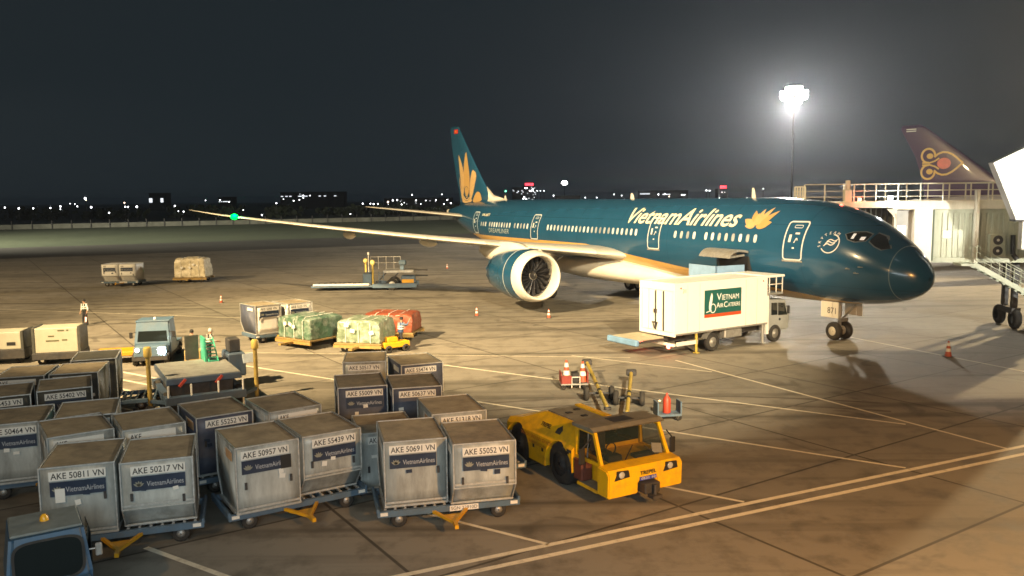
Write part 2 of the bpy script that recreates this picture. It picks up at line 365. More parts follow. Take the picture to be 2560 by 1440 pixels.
# dark tyre marks swept by tugs
M_TYRE = mat('tyre_mark', (.11, .095, .075), rough=.8, var=.3, scale=2, dirt=(.2, .18, .145), dscale=1.2, damt=.8)
for (x0, y0, a0, k, ln) in ((1.5, 28, 150, 2.2, 14), (1.9, 27.2, 150, 2.3, 14), (-1, 52, 20, -1.2, 22), (-1.4, 53, 20, -1.2, 22), (14, 30, 160, 1.4, 18), (14.3, 31.2, 160, 1.4, 18), (-20, 60, -10, 1.0, 26), (-20, 61.6, -10, 1.0, 26)):
    vs = []; x_, y_, a_ = x0, y0, a0
    for i in range(int(ln/.6)):
        n_ = Vector((-math.sin(R(a_)), math.cos(R(a_))))*(.11+.03*math.sin(i*1.7)); vs += [(x_-n_.x, y_-n_.y, .002), (x_+n_.x, y_+n_.y, .002)]
        x_ += .6*math.cos(R(a_)); y_ += .6*math.sin(R(a_)); a_ += k
    struct(MB().add(vs, [(2*i, 2*i+2, 2*i+3, 2*i+1) for i in range(len(vs)//2-1)]).build('tyre_track', M_TYRE, fix=False))

# ------------------------------------------------------------------ perimeter fence, far field
M_CONCW = mat('weathered_wall', (0.20, 0.20, 0.16), rough=.9, var=.2, scale=.5, dirt=(0.09, 0.09, 0.07), dscale=.3, damt=.6)
fence = thing('perimeter_fence', 'low grey perimeter fence with dark posts along the far edge of the airfield', 'fence', (0, 0, 0))
F0, F1 = Vector(along((-158, 258), -80)), Vector(along((-158, 258), 620))
fd = (F1-F0).normalized()
mb = MB(); mb.bar((*F0, .75), (*F1, .75), .12, 1.5); mb.build('wall', M_CONCW, fence)
post = MB().box(-.12, .12, -.12, .12, 0, 2.6).build('post', M_DARK, fence)
npost = int((F1-F0).length/5.5)
for i in range(min(npost, 120)):
    p = F0 + fd*(i*5.5) - Vector((-fd.y, fd.x))*.25
    o = post if i == 0 else post.copy()
    if i: C.objects.link(o)
    o.location = (p.x, p.y, 0)

# a dark belt of trees and roofs behind the fence, with lamps in front of it
def atY(px, py, Y):                                             # a bearing read off the photograph, at depth Y
    d = _f + _r2*((px-1280)/2070.73) - _u2*((py-720)/2070.73); t = Y/d.y
    return Vector((0, 0, 8)) + d*t
M_TREE = mat('far_foliage', (0.035, 0.045, 0.025), rough=.95, var=.4, scale=.3)
mb = MB(); r2_ = random.Random(3)
x = -520
while x < 640:                                                     # clumps of leaf-sized faces, merged into one far-off wood
    Y = 430 + r2_.uniform(0, 60) + .25*x; hgt = r2_.uniform(3.0, 6.0); wd = r2_.uniform(6, 14)
    for k in range(46):
        a, b_, c_ = r2_.uniform(-1, 1), r2_.uniform(-1, 1), r2_.uniform(0, 1)
        cx, cy_, cz = x+a*wd*.6, Y+b_*4, c_**.7*hgt
        s_ = r2_.uniform(.7, 1.8); d1 = Vector((r2_.uniform(-1, 1), r2_.uniform(-1, 1), r2_.uniform(-1, 1))).normalized()*s_; d2 = Vector((r2_.uniform(-1, 1), r2_.uniform(-.3, .3), r2_.uniform(-1, 1))).normalized()*s_
        c0 = Vector((cx, cy_, max(.2, cz))); mb.add([c0-d1, c0+d2, c0+d1, c0-d2], [(0, 1, 2, 3)])
    x += wd*.8
tag(mb.build('far_trees', M_TREE, fix=False), 'dark belt of trees across the far side of the airfield', 'trees', kind='stuff')

def emis(name, col, s):
    return mat(name, (0.8, 0.8, 0.8), emit=col, estr=s, var=0)
E_W = emis('far_white_light', (0.95, 0.97, 1.0), 9); E_WARM = emis('far_warm_light', (1.0, 0.72, 0.5), 7); E_RED = emis('far_red_sign', (1.0, 0.03, 0.05), 5)
E_DIM = emis('far_window_light', (0.85, 0.9, 0.95), 1.6); E_GREEN = mat('green_light', (.0, .2, .03), emit=(0.0, 1.0, 0.07), estr=4, var=0, spec=0); E_TEALW = emis('far_green_light', (.2, 1, .6), 6)
# pole lamps along the airfield road: pixel-sized in the photograph
lp = None
ORD = 'leftmost second third fourth fifth sixth seventh eighth ninth tenth eleventh twelfth thirteenth fourteenth fifteenth sixteenth seventeenth eighteenth nineteenth'.split()
TENS = ['', '', 'twenty', 'thirty', 'forty', 'fifty']; TENTH = {2: 'twentieth', 3: 'thirtieth', 4: 'fortieth', 5: 'fiftieth'}
def ordw(i):
    i += 1
    return ORD[i-1] if i < 20 else TENTH[i//10] if i % 10 == 0 else TENS[i//10]+'-'+(['first']+ORD[1:])[i % 10-1]
NL = {}
def far_lamp(px, py, r, m, Y=360):
    p = atY(px, py, Y); h = max(p.z, 2.0); r *= .78
    t = thing('field_lamp', {'far_white_light': ordw(NL.setdefault(m.name, 0))+' tiny white lamp along the far horizon, counted from the left picture edge', 'far_warm_light': ordw(NL.setdefault(m.name, 0))+' tiny warm orange lamp along the far horizon, counted from the left', 'far_green_light': 'tiny green lamp on a pole just right of the big tail fin'}[m.name], 'lamp', (p.x, p.y, 0), 0, {'far_white_light': 'white lamps across the airfield', 'far_warm_light': 'warm lamps across the airfield'}.get(m.name))
    NL[m.name] = NL.get(m.name, 0)+1
    MB().cyl((0, 0, 0), (0, 0, h-.25), .09, .06, 6).build('pole', M_DARK, t)
    MB().lathe([(-r, .01), (-r*.8, r*.6), (0, r), (r*.8, r*.6), (r, .01)], 'z', (0, 0, h), 8).build('lamp_head', m, t)
for px, py, r in sorted([(12, 519, .34), (47, 521, .42), (83, 521, .36), (126, 520, .38), (151, 516, .42), (151, 523, .25), (175, 509, .22), (187, 510, .22), (193, 516, .32), (213, 496, .6), (228, 518, .5),
                  (273, 532, .36), (313, 517, .36), (320, 517, .36), (342, 517, .55), (437, 515, .4), (446, 528, .26), (459, 529, .36), (514, 501, .25), (550, 500, .25), (573, 505, .25), (608, 525, .22),
                  (691, 508, .36), (655, 544, .4), (734, 502, .3), (876, 536, .3), (907, 509, .36), (926, 509, .3), (934, 510, .34), (945, 510, .34), (982, 501, .36), (993, 500, .34), (1004, 511, .3),
                  (1030, 487, .3), (1040, 501, .3), (1052, 510, .22), (1090, 500, .3), (1105, 486, .24), (1118, 500, .3), (1127, 508, .34), (1110, 510, .26),
                  (1384, 489, .3), (1463, 494, .26), (1492, 494, .26), (1535, 486, .26), (1554, 489, .22), (1582, 486, .26), (1646, 486, .34), (1662, 485, .32), (1766, 476, .34), (1774, 477, .3), (1867, 495, .3), (1908, 472, .3), (1333, 477, .22), (1343, 477, .22), (1351, 477, .22), (1360, 477, .22)]):
    far_lamp(px, py, r, E_W)
for px, py, r in [(215, 500, .3), (311, 507, .36), (970, 505, .5), (1673, 491, .3)]: far_lamp(px, py, r, E_WARM)
far_lamp(1264, 478, .42, E_TEALW)
# lit buildings on the horizon
M_FARB = mat('far_building', (0.05, 0.052, 0.055), rough=.9, var=.2, scale=.1)
def far_building(px0, px1, py, Y, label, sign=None, wins=(), dep=14, m=M_FARB):
    a, b_ = atY(px0, py, Y), atY(px1, py, Y); h = a.z
    t = thing('far_building', label, 'building', (a.x, Y, 0))
    wd = b_.x-a.x
    MB().box(0, wd, 0, dep, 0, h).build('wall', m, t)
    MB().box(-.3, wd+.3, -.3, dep+.3, h+.02, h+.6).build('roof', m, t)
    for (u, v, ww, hh, mm) in wins:
        MB().box(u*wd-ww/2, u*wd+ww/2, -.25, -.05, v*h-hh/2, v*h+hh/2).build('window', mm, t)
    if sign:
        mm, ww, hh = sign
        s_ = MB().box(wd/2-ww/2, wd/2+ww/2, -.6, -.3, h+.8, h+.8+hh).build('roof_sign', mm, t)
        MB().bar((wd/2-ww*.3, 0, h+.55), (wd/2-ww*.3, 0, h+.9), .25).bar((wd/2+ww*.3, 0, h+.55), (wd/2+ww*.3, 0, h+.9), .25).build('bracket', M_FARB, s_)
rw = random.Random(5)
def wingrid(n, v0=.2, v1=.95, ww=.9, hh=.5): return [(rw.uniform(.04, .96), rw.uniform(v0, v1), ww*rw.uniform(.5, 1.3), hh, E_DIM if rw.random() < .6 else E_W) for _ in range(n)]
far_building(1306, 1340, 466, 900, 'tall dark block with a glowing red rooftop sign beyond the aircraft', (E_RED, 9, 2.6), wingrid(26, ww=1.4, hh=.8))
far_building(1280, 1306, 470, 880, 'dark block with scattered lit windows left of the red-signed block', None, wingrid(9, ww=1.2, hh=.8))
far_building(1796, 1820, 473, 900, 'dark block with a small red lit sign, above the aircraft forward fuselage', (E_RED, 6.5, 3.0), wingrid(3))
far_building(700, 860, 482, 800, 'long low terminal with a row of lit windows, left of the tail fin', None, [(x_, .78, 2.2, .7, E_DIM) for x_ in (.03, .10, .16, .3, .33, .37, .41, .62, .70, .86)] + wingrid(6))
far_building(372, 412, 484, 800, 'small pale lit hall on the left part of the horizon', None, [(.1, .6, 3, 4, E_DIM), (.8, .6, 2.5, 4, E_DIM)])
far_building(545, 578, 494, 700, 'low dark building with a row of lit windows behind the wing tip', None, [(x_, .7, 1.0, .6, E_DIM) for x_ in (.1, .25, .4, .5, .6, .7, .85)])
far_building(960, 1130, 497, 820, 'long dark low building just left of the tail fin', None, wingrid(12, .3, .9))
far_building(1600, 1720, 478, 850, 'low hangar with faint lit strips beyond the fuselage', None, [(.1, .8, 10, .8, E_DIM), (.55, .75, 8, .8, E_DIM), (.9, .7, 4, .6, E_W)])
far_building(1390, 1450, 492, 500, 'low dark block with two bright strips just above the fuselage roof', None, [(.22, .72, 4.4, .45, E_W), (.78, .72, 4.4, .45, E_W)], dep=8)  # block added to carry the two bright strips
# far bright floodlight and the near high mast
M_POLE = mat('mast_paint', (.006, .006, .006), rough=1, var=.1, spec=0)
def mast(px, py, Y, label, rr, estr, power, nh=10):
    p = atY(px, py, Y); h = p.z
    t = thing('floodlight_mast', label, 'light mast', (p.x, Y, 0))
    MB().cyl((0, 0, 0), (0, 0, h-.2), .20, .10, 14).build('pole', M_POLE, t)
    MB().lathe([(h-.35, rr*.55), (h-.35, rr*.62), (h-.2, rr*.62), (h-.2, rr*.55), (h-.35, rr*.55)], 'z', n=24).cyl((-rr*.6, 0, h-.28), (rr*.6, 0, h-.28), .06).cyl((0, -rr*.6, h-.28), (0, rr*.6, h-.28), .06).build('crown_ring', M_POLE, t)
    em = emis('mast_lamp_%d' % int(Y), (1.0, 0.96, 0.90), estr)
    hm_ = lm_ = None
    for tier in range(4):
        for i in range(nh):
            a = 2*math.pi*(i+.5*tier)/nh; q = rr*(.45, .85, .85, .45)[tier]
            if hm_ is None:
                hd = MB().box(-.22, .22, -.40, .40, -.34, .34, ch=.05).build('floodlight', M_POLE, t); hm_ = hd.data
                l_ = MB().box(.225, .26, -.37, .37, -.31, .31).build('lens', em, hd); lm_ = l_.data
            else:
                hd = obj('floodlight', hm_, t); l_ = obj('lens', lm_, hd)
            hd.location = (q*math.cos(a), q*math.sin(a), h+.74*(tier-1.5)); hd.rotation_euler = (0, R(22), a)
    if power:
        l = bpy.data.lights.new('mast_light', 'POINT'); l.energy = power; l.color = (1.0, 0.90, 0.74); l.shadow_soft_size = rr*.5
        o = bpy.data.objects.new('mast_light', l); C.objects.link(o); o.parent = t; o.location = (0, 0, h-2.3)
mast(1985, 237, 150, 'very bright white floodlight cluster on a high mast above the aircraft nose', 2.3, 420, 230000, 10)
mast(1411, 457, 640, 'small bright floodlight on a mast right of the red-signed block', 2.4, 60, 0, 6)

# ------------------------------------------------------------------ the airliner
def smooth_interp(xs, ys):
    xs, ys = np.array(xs, float), np.array(ys, float); d = np.diff(ys)/np.diff(xs); m = np.zeros(len(xs))
    m[1:-1] = np.where(d[:-1]*d[1:] > 0, 2*d[:-1]*d[1:]/(d[:-1]+d[1:]+1e-12), 0); m[0], m[-1] = d[0], d[-1]
    def f(x):
        x = min(max(x, xs[0]), xs[-1]); i = min(int(np.searchsorted(xs, x, 'right')-1), len(xs)-2)
        h = xs[i+1]-xs[i]; t = (x-xs[i])/h
        return float((1+2*t)*(1-t)**2*ys[i] + t*(1-t)**2*h*m[i] + t*t*(3-2*t)*ys[i+1] + t*t*(t-1)*h*m[i+1])
    return f
HS = [0, .06, .3, 1, 2, 3, 4, 5, 6.5, 8, 10, 14, 41, 45, 50, 55, 59, 61.5, 62.3]
HT = [3.85, 4.12, 4.60, 5.24, 5.92, 6.52, 6.98, 7.30, 7.60, 7.77, 7.86, 7.88, 7.88, 7.87, 7.80, 7.62, 7.25, 6.92, 6.80]
HB = [3.77, 3.50, 3.12, 2.72, 2.42, 2.26, 2.16, 2.09, 2.04, 2.02, 2.0, 2.0, 2.0, 2.4, 3.35, 4.5, 5.45, 6.15, 6.4]
HW = [.04, .36, .76, 1.34, 1.88, 2.24, 2.48, 2.65, 2.79, 2.85, 2.88, 2.885, 2.885, 2.80, 2.45, 1.75, .95, .42, .2]
ft, fb, fw = smooth_interp(HS, HT), smooth_interp(HS, HB), smooth_interp(HS, HW)
def hull_y(s, z):
    t, b = ft(s), fb(s); k = (z-(t+b)/2)/((t-b)/2); return fw(s)*math.sqrt(max(0.0, 1-k*k))
def hull_n(s, z):
    e = .03; y = hull_y(s, z)
    ds = (hull_y(s+e, z)-hull_y(s-e, z))/(2*e); dz = (hull_y(s, z+e)-hull_y(s, z-e))/(2*e)
    return Vector((-ds, 1, -dz)).normalized()
def on_hull(s, z, off=.012): return Vector((s, hull_y(s, z), z)) + hull_n(s, z)*off

TH = R(116.468)
plane = thing('airliner', 'large teal twin-engine airliner with gold lotus on its tail, parked nose right', 'airplane', (20.63, 40.66, 0), TH)
# livery paint on the fuselage: teal above, gold cheat band, white belly
def livery():
    m = bpy.data.materials.new('fuselage_livery'); nt, b = nodes_of(m); L = nt.links.new; N = nt.nodes.new
    tc = N('ShaderNodeTexCoord'); sp = N('ShaderNodeSeparateXYZ'); L(tc.outputs['Object'], sp.inputs[0])
    k = N('ShaderNodeMath'); k.operation = 'MULTIPLY_ADD'; k.inputs[1].default_value = .09; k.inputs[2].default_value = 2.35-.09*4.4; L(sp.outputs[0], k.inputs[0])
    mn = N('ShaderNodeMath'); mn.operation = 'MINIMUM'; mn.inputs[1].default_value = 4.45; L(k.outputs[0], mn.inputs[0])
    df = N('ShaderNodeMath'); df.operation = 'SUBTRACT'; L(sp.outputs[2], df.inputs[0]); L(mn.outputs[0], df.inputs[1])
    g1 = N('ShaderNodeMath'); g1.operation = 'GREATER_THAN'; g1.inputs[1].default_value = 0.0; L(df.outputs[0], g1.inputs[0])
    g2 = N('ShaderNodeMath'); g2.operation = 'GREATER_THAN'; g2.inputs[1].default_value = -.62; L(df.outputs[0], g2.inputs[0])
    n = N('ShaderNodeTexNoise'); n.inputs['Scale'].default_value = .7; n.inputs['Detail'].default_value = 6; L(tc.outputs['Object'], n.inputs['Vector'])
    mr = N('ShaderNodeMapRange'); mr.inputs[3].default_value = .82; mr.inputs[4].default_value = 1.18; L(n.outputs[0], mr.inputs[0])
    m1 = N('ShaderNodeMix'); m1.data_type = 'RGBA'; m1.inputs['A'].default_value = (.70, .66, .56, 1); m1.inputs['B'].default_value = (.52, .32, .10, 1); L(g2.outputs[0], m1.inputs['Factor'])
    m2 = N('ShaderNodeMix'); m2.data_type = 'RGBA'; m2.inputs['B'].default_value = (.013, .070, .140, 1); L(m1.outputs['Result'], m2.inputs['A']); L(g1.outputs[0], m2.inputs['Factor'])
    vm = N('ShaderNodeVectorMath'); vm.operation = 'SCALE'; L(m2.outputs['Result'], vm.inputs[0]); L(mr.outputs[0], vm.inputs['Scale'])
    # skin panel joints
    br = N('ShaderNodeTexBrick'); mp = N('ShaderNodeMapping'); mp.inputs['Rotation'].default_value = (R(90), 0, 0); L(tc.outputs['Object'], mp.inputs[0])
    br.inputs['Scale'].default_value = 1; br.inputs['Brick Width'].default_value = 5.8; br.inputs['Row Height'].default_value = 3.2; br.inputs['Mortar Size'].default_value = .012; br.offset = 0
    br.inputs['Color1'].default_value = br.inputs['Color2'].default_value = (1, 1, 1, 1); br.inputs['Mortar'].default_value = (.45, .45, .45, 1); L(mp.outputs[0], br.inputs['Vector'])
    m4 = N('ShaderNodeMix'); m4.data_type = 'RGBA'; m4.blend_type = 'MULTIPLY'; m4.inputs['Factor'].default_value = .7; L(vm.outputs[0], m4.inputs['A']); L(br.outputs['Color'], m4.inputs['B'])
    L(m4.outputs['Result'], b.inputs['Base Color'])
    b.inputs['Roughness'].default_value = .24; b.inputs['Coat Weight'].default_value = .25; b.inputs['Coat Roughness'].default_value = .1
    return m
M_LIV = livery()
def hull_mesh(parent, name, mats, s_list):
    rings = []
    for s in s_list:
        t, b, hw = ft(s), fb(s), fw(s); zc, rv = (t+b)/2, (t-b)/2
        rings.append([(s, hw*math.cos(2*math.pi*i/72), zc+rv*math.sin(2*math.pi*i/72)) for i in range(72)])
    return MB().loft(rings).build(name, mats, parent, merge=True)
SL = [0, .02, .06, .12, .2, .3, .45, .65] + [1+.25*i for i in range(36)] + [10+i for i in range(32)] + [42+.5*i for i in range(40)] + [62, 62.3]
fus = hull_mesh(plane, 'fuselage', M_LIV, SL)
fin_dorsal = None
def hull_strip(pts, wd, name, m, parent, off=.014, closed=True):
    """thin painted line following hull points (s,z)"""
    n = len(pts); mb = MB(); vs = []; fs = []
    for i in range(n):
        a = Vector(pts[(i-1) % n] if closed or i else pts[0]); b = Vector(pts[(i+1) % n] if closed or i < n-1 else pts[-1]); t = (b-a).normalized(); nn = Vector((-t.y, t.x))*wd/2
        p = Vector(pts[i]); vs += [on_hull(*(p-nn), off), on_hull(*(p+nn), off)]
    for i in range(n if closed else n-1): j = (i+1) % n; fs.append((2*i, 2*j, 2*j+1, 2*i+1))
    return mb.add(vs, fs).build(name, m, parent, fix=False)
def rrect(s0, s1, z0, z1, r, k=5, seg=6):
    pts = []
    for cx, cz, a0 in ((s1-r, z1-r, 0), (s0+r, z1-r, 90), (s0+r, z0+r, 180), (s1-r, z0+r, 270)):
        for i in range(k+1):
            a = R(a0+90*i/k); pts.append((cx+r*math.cos(a), cz+r*math.sin(a)))
    res = []
    for i in range(len(pts)):
        p, q = Vector(pts[i]), Vector(pts[(i+1) % len(pts)]); m = max(1, int((q-p).length/.25))
        for j in range(m): res.append(tuple(p.lerp(q, j/m)))
    return res
def hull_patch(s0, s1, z0, z1, name, m, parent, off, ns=6, nz=12):
    vs = [on_hull(s0+(s1-s0)*i/ns, z0+(z1-z0)*j/nz, off) for j in range(nz+1) for i in range(ns+1)]
    fs = [(j*(ns+1)+i, j*(ns+1)+i+1, (j+1)*(ns+1)+i+1, (j+1)*(ns+1)+i) for j in range(nz) for i in range(ns)]
    mb = MB(); mb.add(vs, fs, 0, True); return mb.build(name, m, parent, fix=False)
def hull_decal(me2d, name, m, parent, f, off=.013, step=.12):
    """flat mesh (u right, v up) cut into strips and wrapped on a surface f(u,v,off)"""
    bm = bmesh.new(); bm.from_mesh(me2d)
    vs = [v.co.y for v in bm.verts]; y = min(vs)+step/2
    while y < max(vs):
        bmesh.ops.bisect_plane(bm, geom=list(bm.verts)+list(bm.edges)+list(bm.faces), plane_co=(0, y, 0), plane_no=(0, 1, 0)); y += step
    for v in bm.verts: v.co = f(v.co.x, v.co.y, off)
    me = bpy.data.meshes.new(name); bm.to_mesh(me); bm.free(); me.materials.clear(); me.materials.append(m)
    return obj(name, me, parent)
def poly_me(polys):
    me = bpy.data.meshes.new('p'); vs = []; fs = []
    for p in polys: fs.append(list(range(len(vs), len(vs)+len(p)))); vs += [(x, y, 0) for x, y in p]
    me.from_pydata(vs, [], fs); bm = bmesh.new(); bm.from_mesh(me); bmesh.ops.triangulate(bm, faces=bm.faces); bm.to_mesh(me); bm.free(); return me
def petal(x, y, ang, ln, wd, n=12, curve=0.0):
    a = R(ang); L_, R_ = [], []
    for i in range(n+1):
        t = i/n; w_ = wd/2*math.sin(math.pi*min(1, t**.75))**.85 if 0 < t < 1 else 0
        b = a + R(curve)*t; px, py = x+ln*t*math.cos(b), y+ln*t*math.sin(b)
        L_.append((px-w_*math.sin(b), py+w_*math.cos(b))); R_.append((px+w_*math.sin(b), py-w_*math.cos(b)))
    return L_ + R_[-2:0:-1]

# doors on the starboard side
for s in (6.39, 18.9, 36.1, 49.4):
    zz = 4.51 if s < 45 else 4.62
    d = hull_patch(s-.60, s+.60, zz+.02, zz+2.02, 'door', M_TEAL, plane, .006)
    hull_strip(rrect(s-.63, s+.63, zz, zz+2.05, .16), .075, 'outline', M_LINE, d)
    hull_patch(s+.18, s+.34, zz+.95, zz+1.35, 'window', M_PLATE, d, .016, 2, 4)
    hull_patch(s-.30, s-.02, zz+1.38, zz+1.47, 'placard', M_LINE, d, .016, 2, 2)
    hull_strip(rrect(s-.32, s+.18, zz+1.72, zz+1.86, .05), .03, 'handle_recess', M_LINE, d, .016)
    hull_strip([(s-.25+.03*i, zz+1.05+.12*math.sin(i*.7)) for i in range(8)], .05, 'handle', M_LINE, d, .018, closed=False)
    hull_patch(s-.12, s+.02, zz+.6, zz+.68, 'placard', M_LINE, d, .016, 1, 1)
    st = hull_strip([(s-.7+.2*i, zz-.07) for i in range(8)], .09, 'sill', M_STEEL, d, .03, closed=False)
# cabin windows
M_CABIN = mat('cabin_window', (0.42, 0.46, 0.46), rough=.15, emit=(1.0, .95, .82), estr=.07, var=.25, scale=1.5, randobj=.45)  # pale tint and faint glow stand in for reflections on the panes
wl = [9.2+.615*i for i in range(8)] + [14.65+.64*i for i in range(4)] + [21.0+.58*i for i in range(23)] + [37.45+.62*i for i in range(5)] + [40.95+.56*i for i in range(9)] + [46.45+.58*i for i in range(3)]
wmesh = None
for i, s in enumerate(wl):
    z = 5.55; pts = []
    if wmesh is None:                              # one oval pane, shared by every window on the parallel part of the hull
        c0 = on_hull(s, z, 0)
        ring = [(.135*math.copysign(abs(math.cos(a))**.7, math.cos(a)), .235*math.copysign(abs(math.sin(a))**.7, math.sin(a))) for a in [2*math.pi*k/16 for k in range(16)]]
        wmesh = bpy.data.meshes.new('window'); s0 = 20.0; base = on_hull(s0, z, 0)
        vs = [on_hull(s0+u, z+v, .012)-base for u, v in ring] + [on_hull(s0+u*.82, z+v*.88, .020)-base for u, v in ring]
        wmesh.from_pydata(vs, [], [(k, (k+1) % 16, 16+(k+1) % 16, 16+k) for k in range(16)] + [list(range(16, 32))])
        wmesh.materials.append(M_CABIN)
    o = obj('window', wmesh, plane); b_ = on_hull(s, z, 0); o.location = b_
# livery titles
def hmap(s0, z0):
    return lambda u, v, off: on_hull(s0-u, z0+v, off)
def title(s, width, cap, s_left, z_base, shear, m, name='lettering', bold=0.0, off=.014):
    me = text_me(s, 1.0, shear, align='LEFT', bold=bold)
    ref = text_me('V', 1.0, 0, align='LEFT'); hs = [v.co.y for v in ref.vertices]; h0, h1 = min(hs), max(hs)
    xs = [v.co.x for v in me.vertices]; x0, x1 = min(xs), max(xs)
    me.transform(Matrix.Translation((-x0, -h0, 0))); me.transform(Matrix.Diagonal((width/(x1-x0), cap/(h1-h0), 1, 1)))
    o = hull_decal(me, name, m, plane, hmap(s_left, z_base), off); return o
title('VietnamAirlines', 11.5, 1.02, 22.45, 6.18, .28, M_LETTER, bold=.012)
title('VN-A871', 1.9, .26, 47.9, 6.3, .25, M_LETTER, bold=.01)
title('DREAMLINER', 4.6, .42, 45.6, 4.78, 0, mat('faded_lettering', (.3, .36, .36), rough=.5))
lot = [petal(0, 0, 90, .95, .44), petal(-.12, .02, 122, .98, .42), petal(.14, .02, 66, 1.12, .40), petal(.26, .03, 42, 1.22, .36), petal(-.22, .0, 158, .92, .40), petal(.20, -.02, 14, .95, .40), petal(-.05, .0, 104, .72, .36), petal(.05, -.04, 0, .8, .3), petal(-.05, -.04, 180, .8, .3)]
lz = thing
for k, p in enumerate(lot):
    hull_decal(poly_me([p]), 'lotus_petal', M_GOLD if k % 2 else mat('gold_paint_light', (.52, .35, .15), rough=.35), plane, hmap(9.45, 6.28), .012+.0025*k)
# alliance badge
ring = []
M_BADGE = mat('badge_white', (.72, .74, .72), rough=.4)
badge = hull_strip([(4.18+.47*math.cos(R(a)), 5.46+.47*math.sin(R(a))) for a in range(95, 335, 8)][::1], .05, 'alliance_badge', M_BADGE, plane, closed=False)
for k in range(3):
    hull_strip([(4.18+.30-.04*i-.06*k, 5.46-.12+.11*k+.07*math.sin(i*.45)+.012*i) for i in range(15)], .045, 'badge_swirl', M_BADGE, badge, .016, closed=False)
for k, ch in enumerate('SKYTEAM'):
    me = text_me(ch, .2); a = R(195-22*k); me.transform(Matrix.Rotation(a-R(90), 4, 'Z')); me.transform(Matrix.Translation((.56*math.cos(a), .56*math.sin(a), 0)))
    hull_decal(me, 'lettering', M_BADGE, badge, hmap(4.18, 5.46), .016)
# radome seam, probes, cockpit glazing
mb = MB(); n = 64; rr = []
for s, off in ((1.19, .003), (1.205, .008), (1.225, .003)):
    t, b, hw = ft(s), fb(s), fw(s); rr.append([(s, (hw+off)*math.cos(2*math.pi*i/n), (t+b)/2+((t-b)/2+off)*math.sin(2*math.pi*i/n)) for i in range(n)])
mb.loft(rr, caps=False).build('radome_seam', mat('seam_grey', (.12, .19, .23), rough=.4), plane)
for nm, pts in (('side', [(2.58, 5.62), (2.54, 5.98), (2.84, 6.09), (3.36, 6.07), (3.60, 5.96), (3.38, 5.69), (3.02, 5.57)]), ('front', [(1.50, 5.28), (2.05, 5.86), (2.42, 6.03), (2.44, 5.60), (2.12, 5.36), (1.80, 5.20)])):
    for sgn in (1, -1):
        me = poly_me([pts]); bm = bmesh.new(); bm.from_mesh(me); bmesh.ops.subdivide_edges(bm, edges=bm.edges, cuts=3, use_grid_fill=True)
        for v in bm.verts:
            p = on_hull(v.co.x, v.co.y, .012); v.co = (p.x, p.y*sgn, p.z)
        m_ = bpy.data.meshes.new('windscreen'); bm.to_mesh(m_); bm.free(); m_.materials.append(M_GLASS)
        for f_ in m_.polygons: f_.use_smooth = True
        o = obj('windscreen', m_, plane)
        if sgn == 1: hull_strip(pts, .045, 'window_frame', mat('frame_grey', (.16, .18, .19), rough=.4, metal=.4), o, .022)
        if sgn == 1 and nm == 'side':
            hull_strip([(3.06, 5.60), (3.08, 6.06)], .06, 'window_post', M_DARK, o, .02, closed=False)
            for a0, a1, b0, b1 in ((3.14, 3.26, 5.74, 6.0), (2.68, 2.86, 5.68, 5.84)): hull_patch(a0, a1, b0, b1, 'pane_glint', emis('pane_glint_glow', (.9, .92, .95), .35), o, .016, 2, 2)  # glowing quads put on the pane in place of bright reflections
for s, z, ln in ((2.5, 4.35, .3), (2.7, 4.05, .3), (3.1, 4.25, .25)):
    p = on_hull(s, z, .0); q = on_hull(s, z, .14); MB().cyl(p, q, .035, .03, 8).cyl(q, (q.x-ln, q.y, q.z), .028, .018, 8).build('pitot_probe', M_STEEL, plane)
for s, h, ln in ((12.4, .62, .34), (25.5, .4, .5), (47.5, .45, .4), (50.2, .38, .3)):
    MB().loft([[(s-ln/2, -.03, ft(s)-.05), (s+ln/2, -.03, ft(s)-.05), (s+ln/2, .03, ft(s)-.05), (s-ln/2, .03, ft(s)-.05)], [(s+.1-ln/4, -.015, ft(s)+h), (s+.1+ln/5, -.015, ft(s)+h), (s+.1+ln/5, .015, ft(s)+h), (s+.1-ln/4, .015, ft(s)+h)]], smooth=False).build('blade_antenna', M_CREAM, plane)
MB().lathe([(0, .10), (.06, .09), (.10, .04), (.11, .005)], 'z', (5.6, 0, ft(5.6)-.02), 12).build('beacon', emis('red_beacon', (1, .08, .05), 5), plane)
# wing-body fairing
rings = []
for i in range(33):
    u = i/32; s = 15.5+23.5*u; k = math.sin(math.pi*u)**.55
    y_, zt, zb = .4+2.85*k, 2.4+1.25*k, 2.15-.62*k
    rings.append([(s, y_*math.copysign(abs(math.cos(a))**.75, math.cos(a)), (zt+zb)/2+(zt-zb)/2*math.copysign(abs(math.sin(a))**.9, math.sin(a))) for a in [2*math.pi*j/48 for j in range(48)]])
MB().loft(rings).build('belly_fairing', M_CREAM, plane)
hullm = MB().lathe([(0, .09), (.01, .085), (.012, 0.001)], 'y', (0, 0, 0), 14)
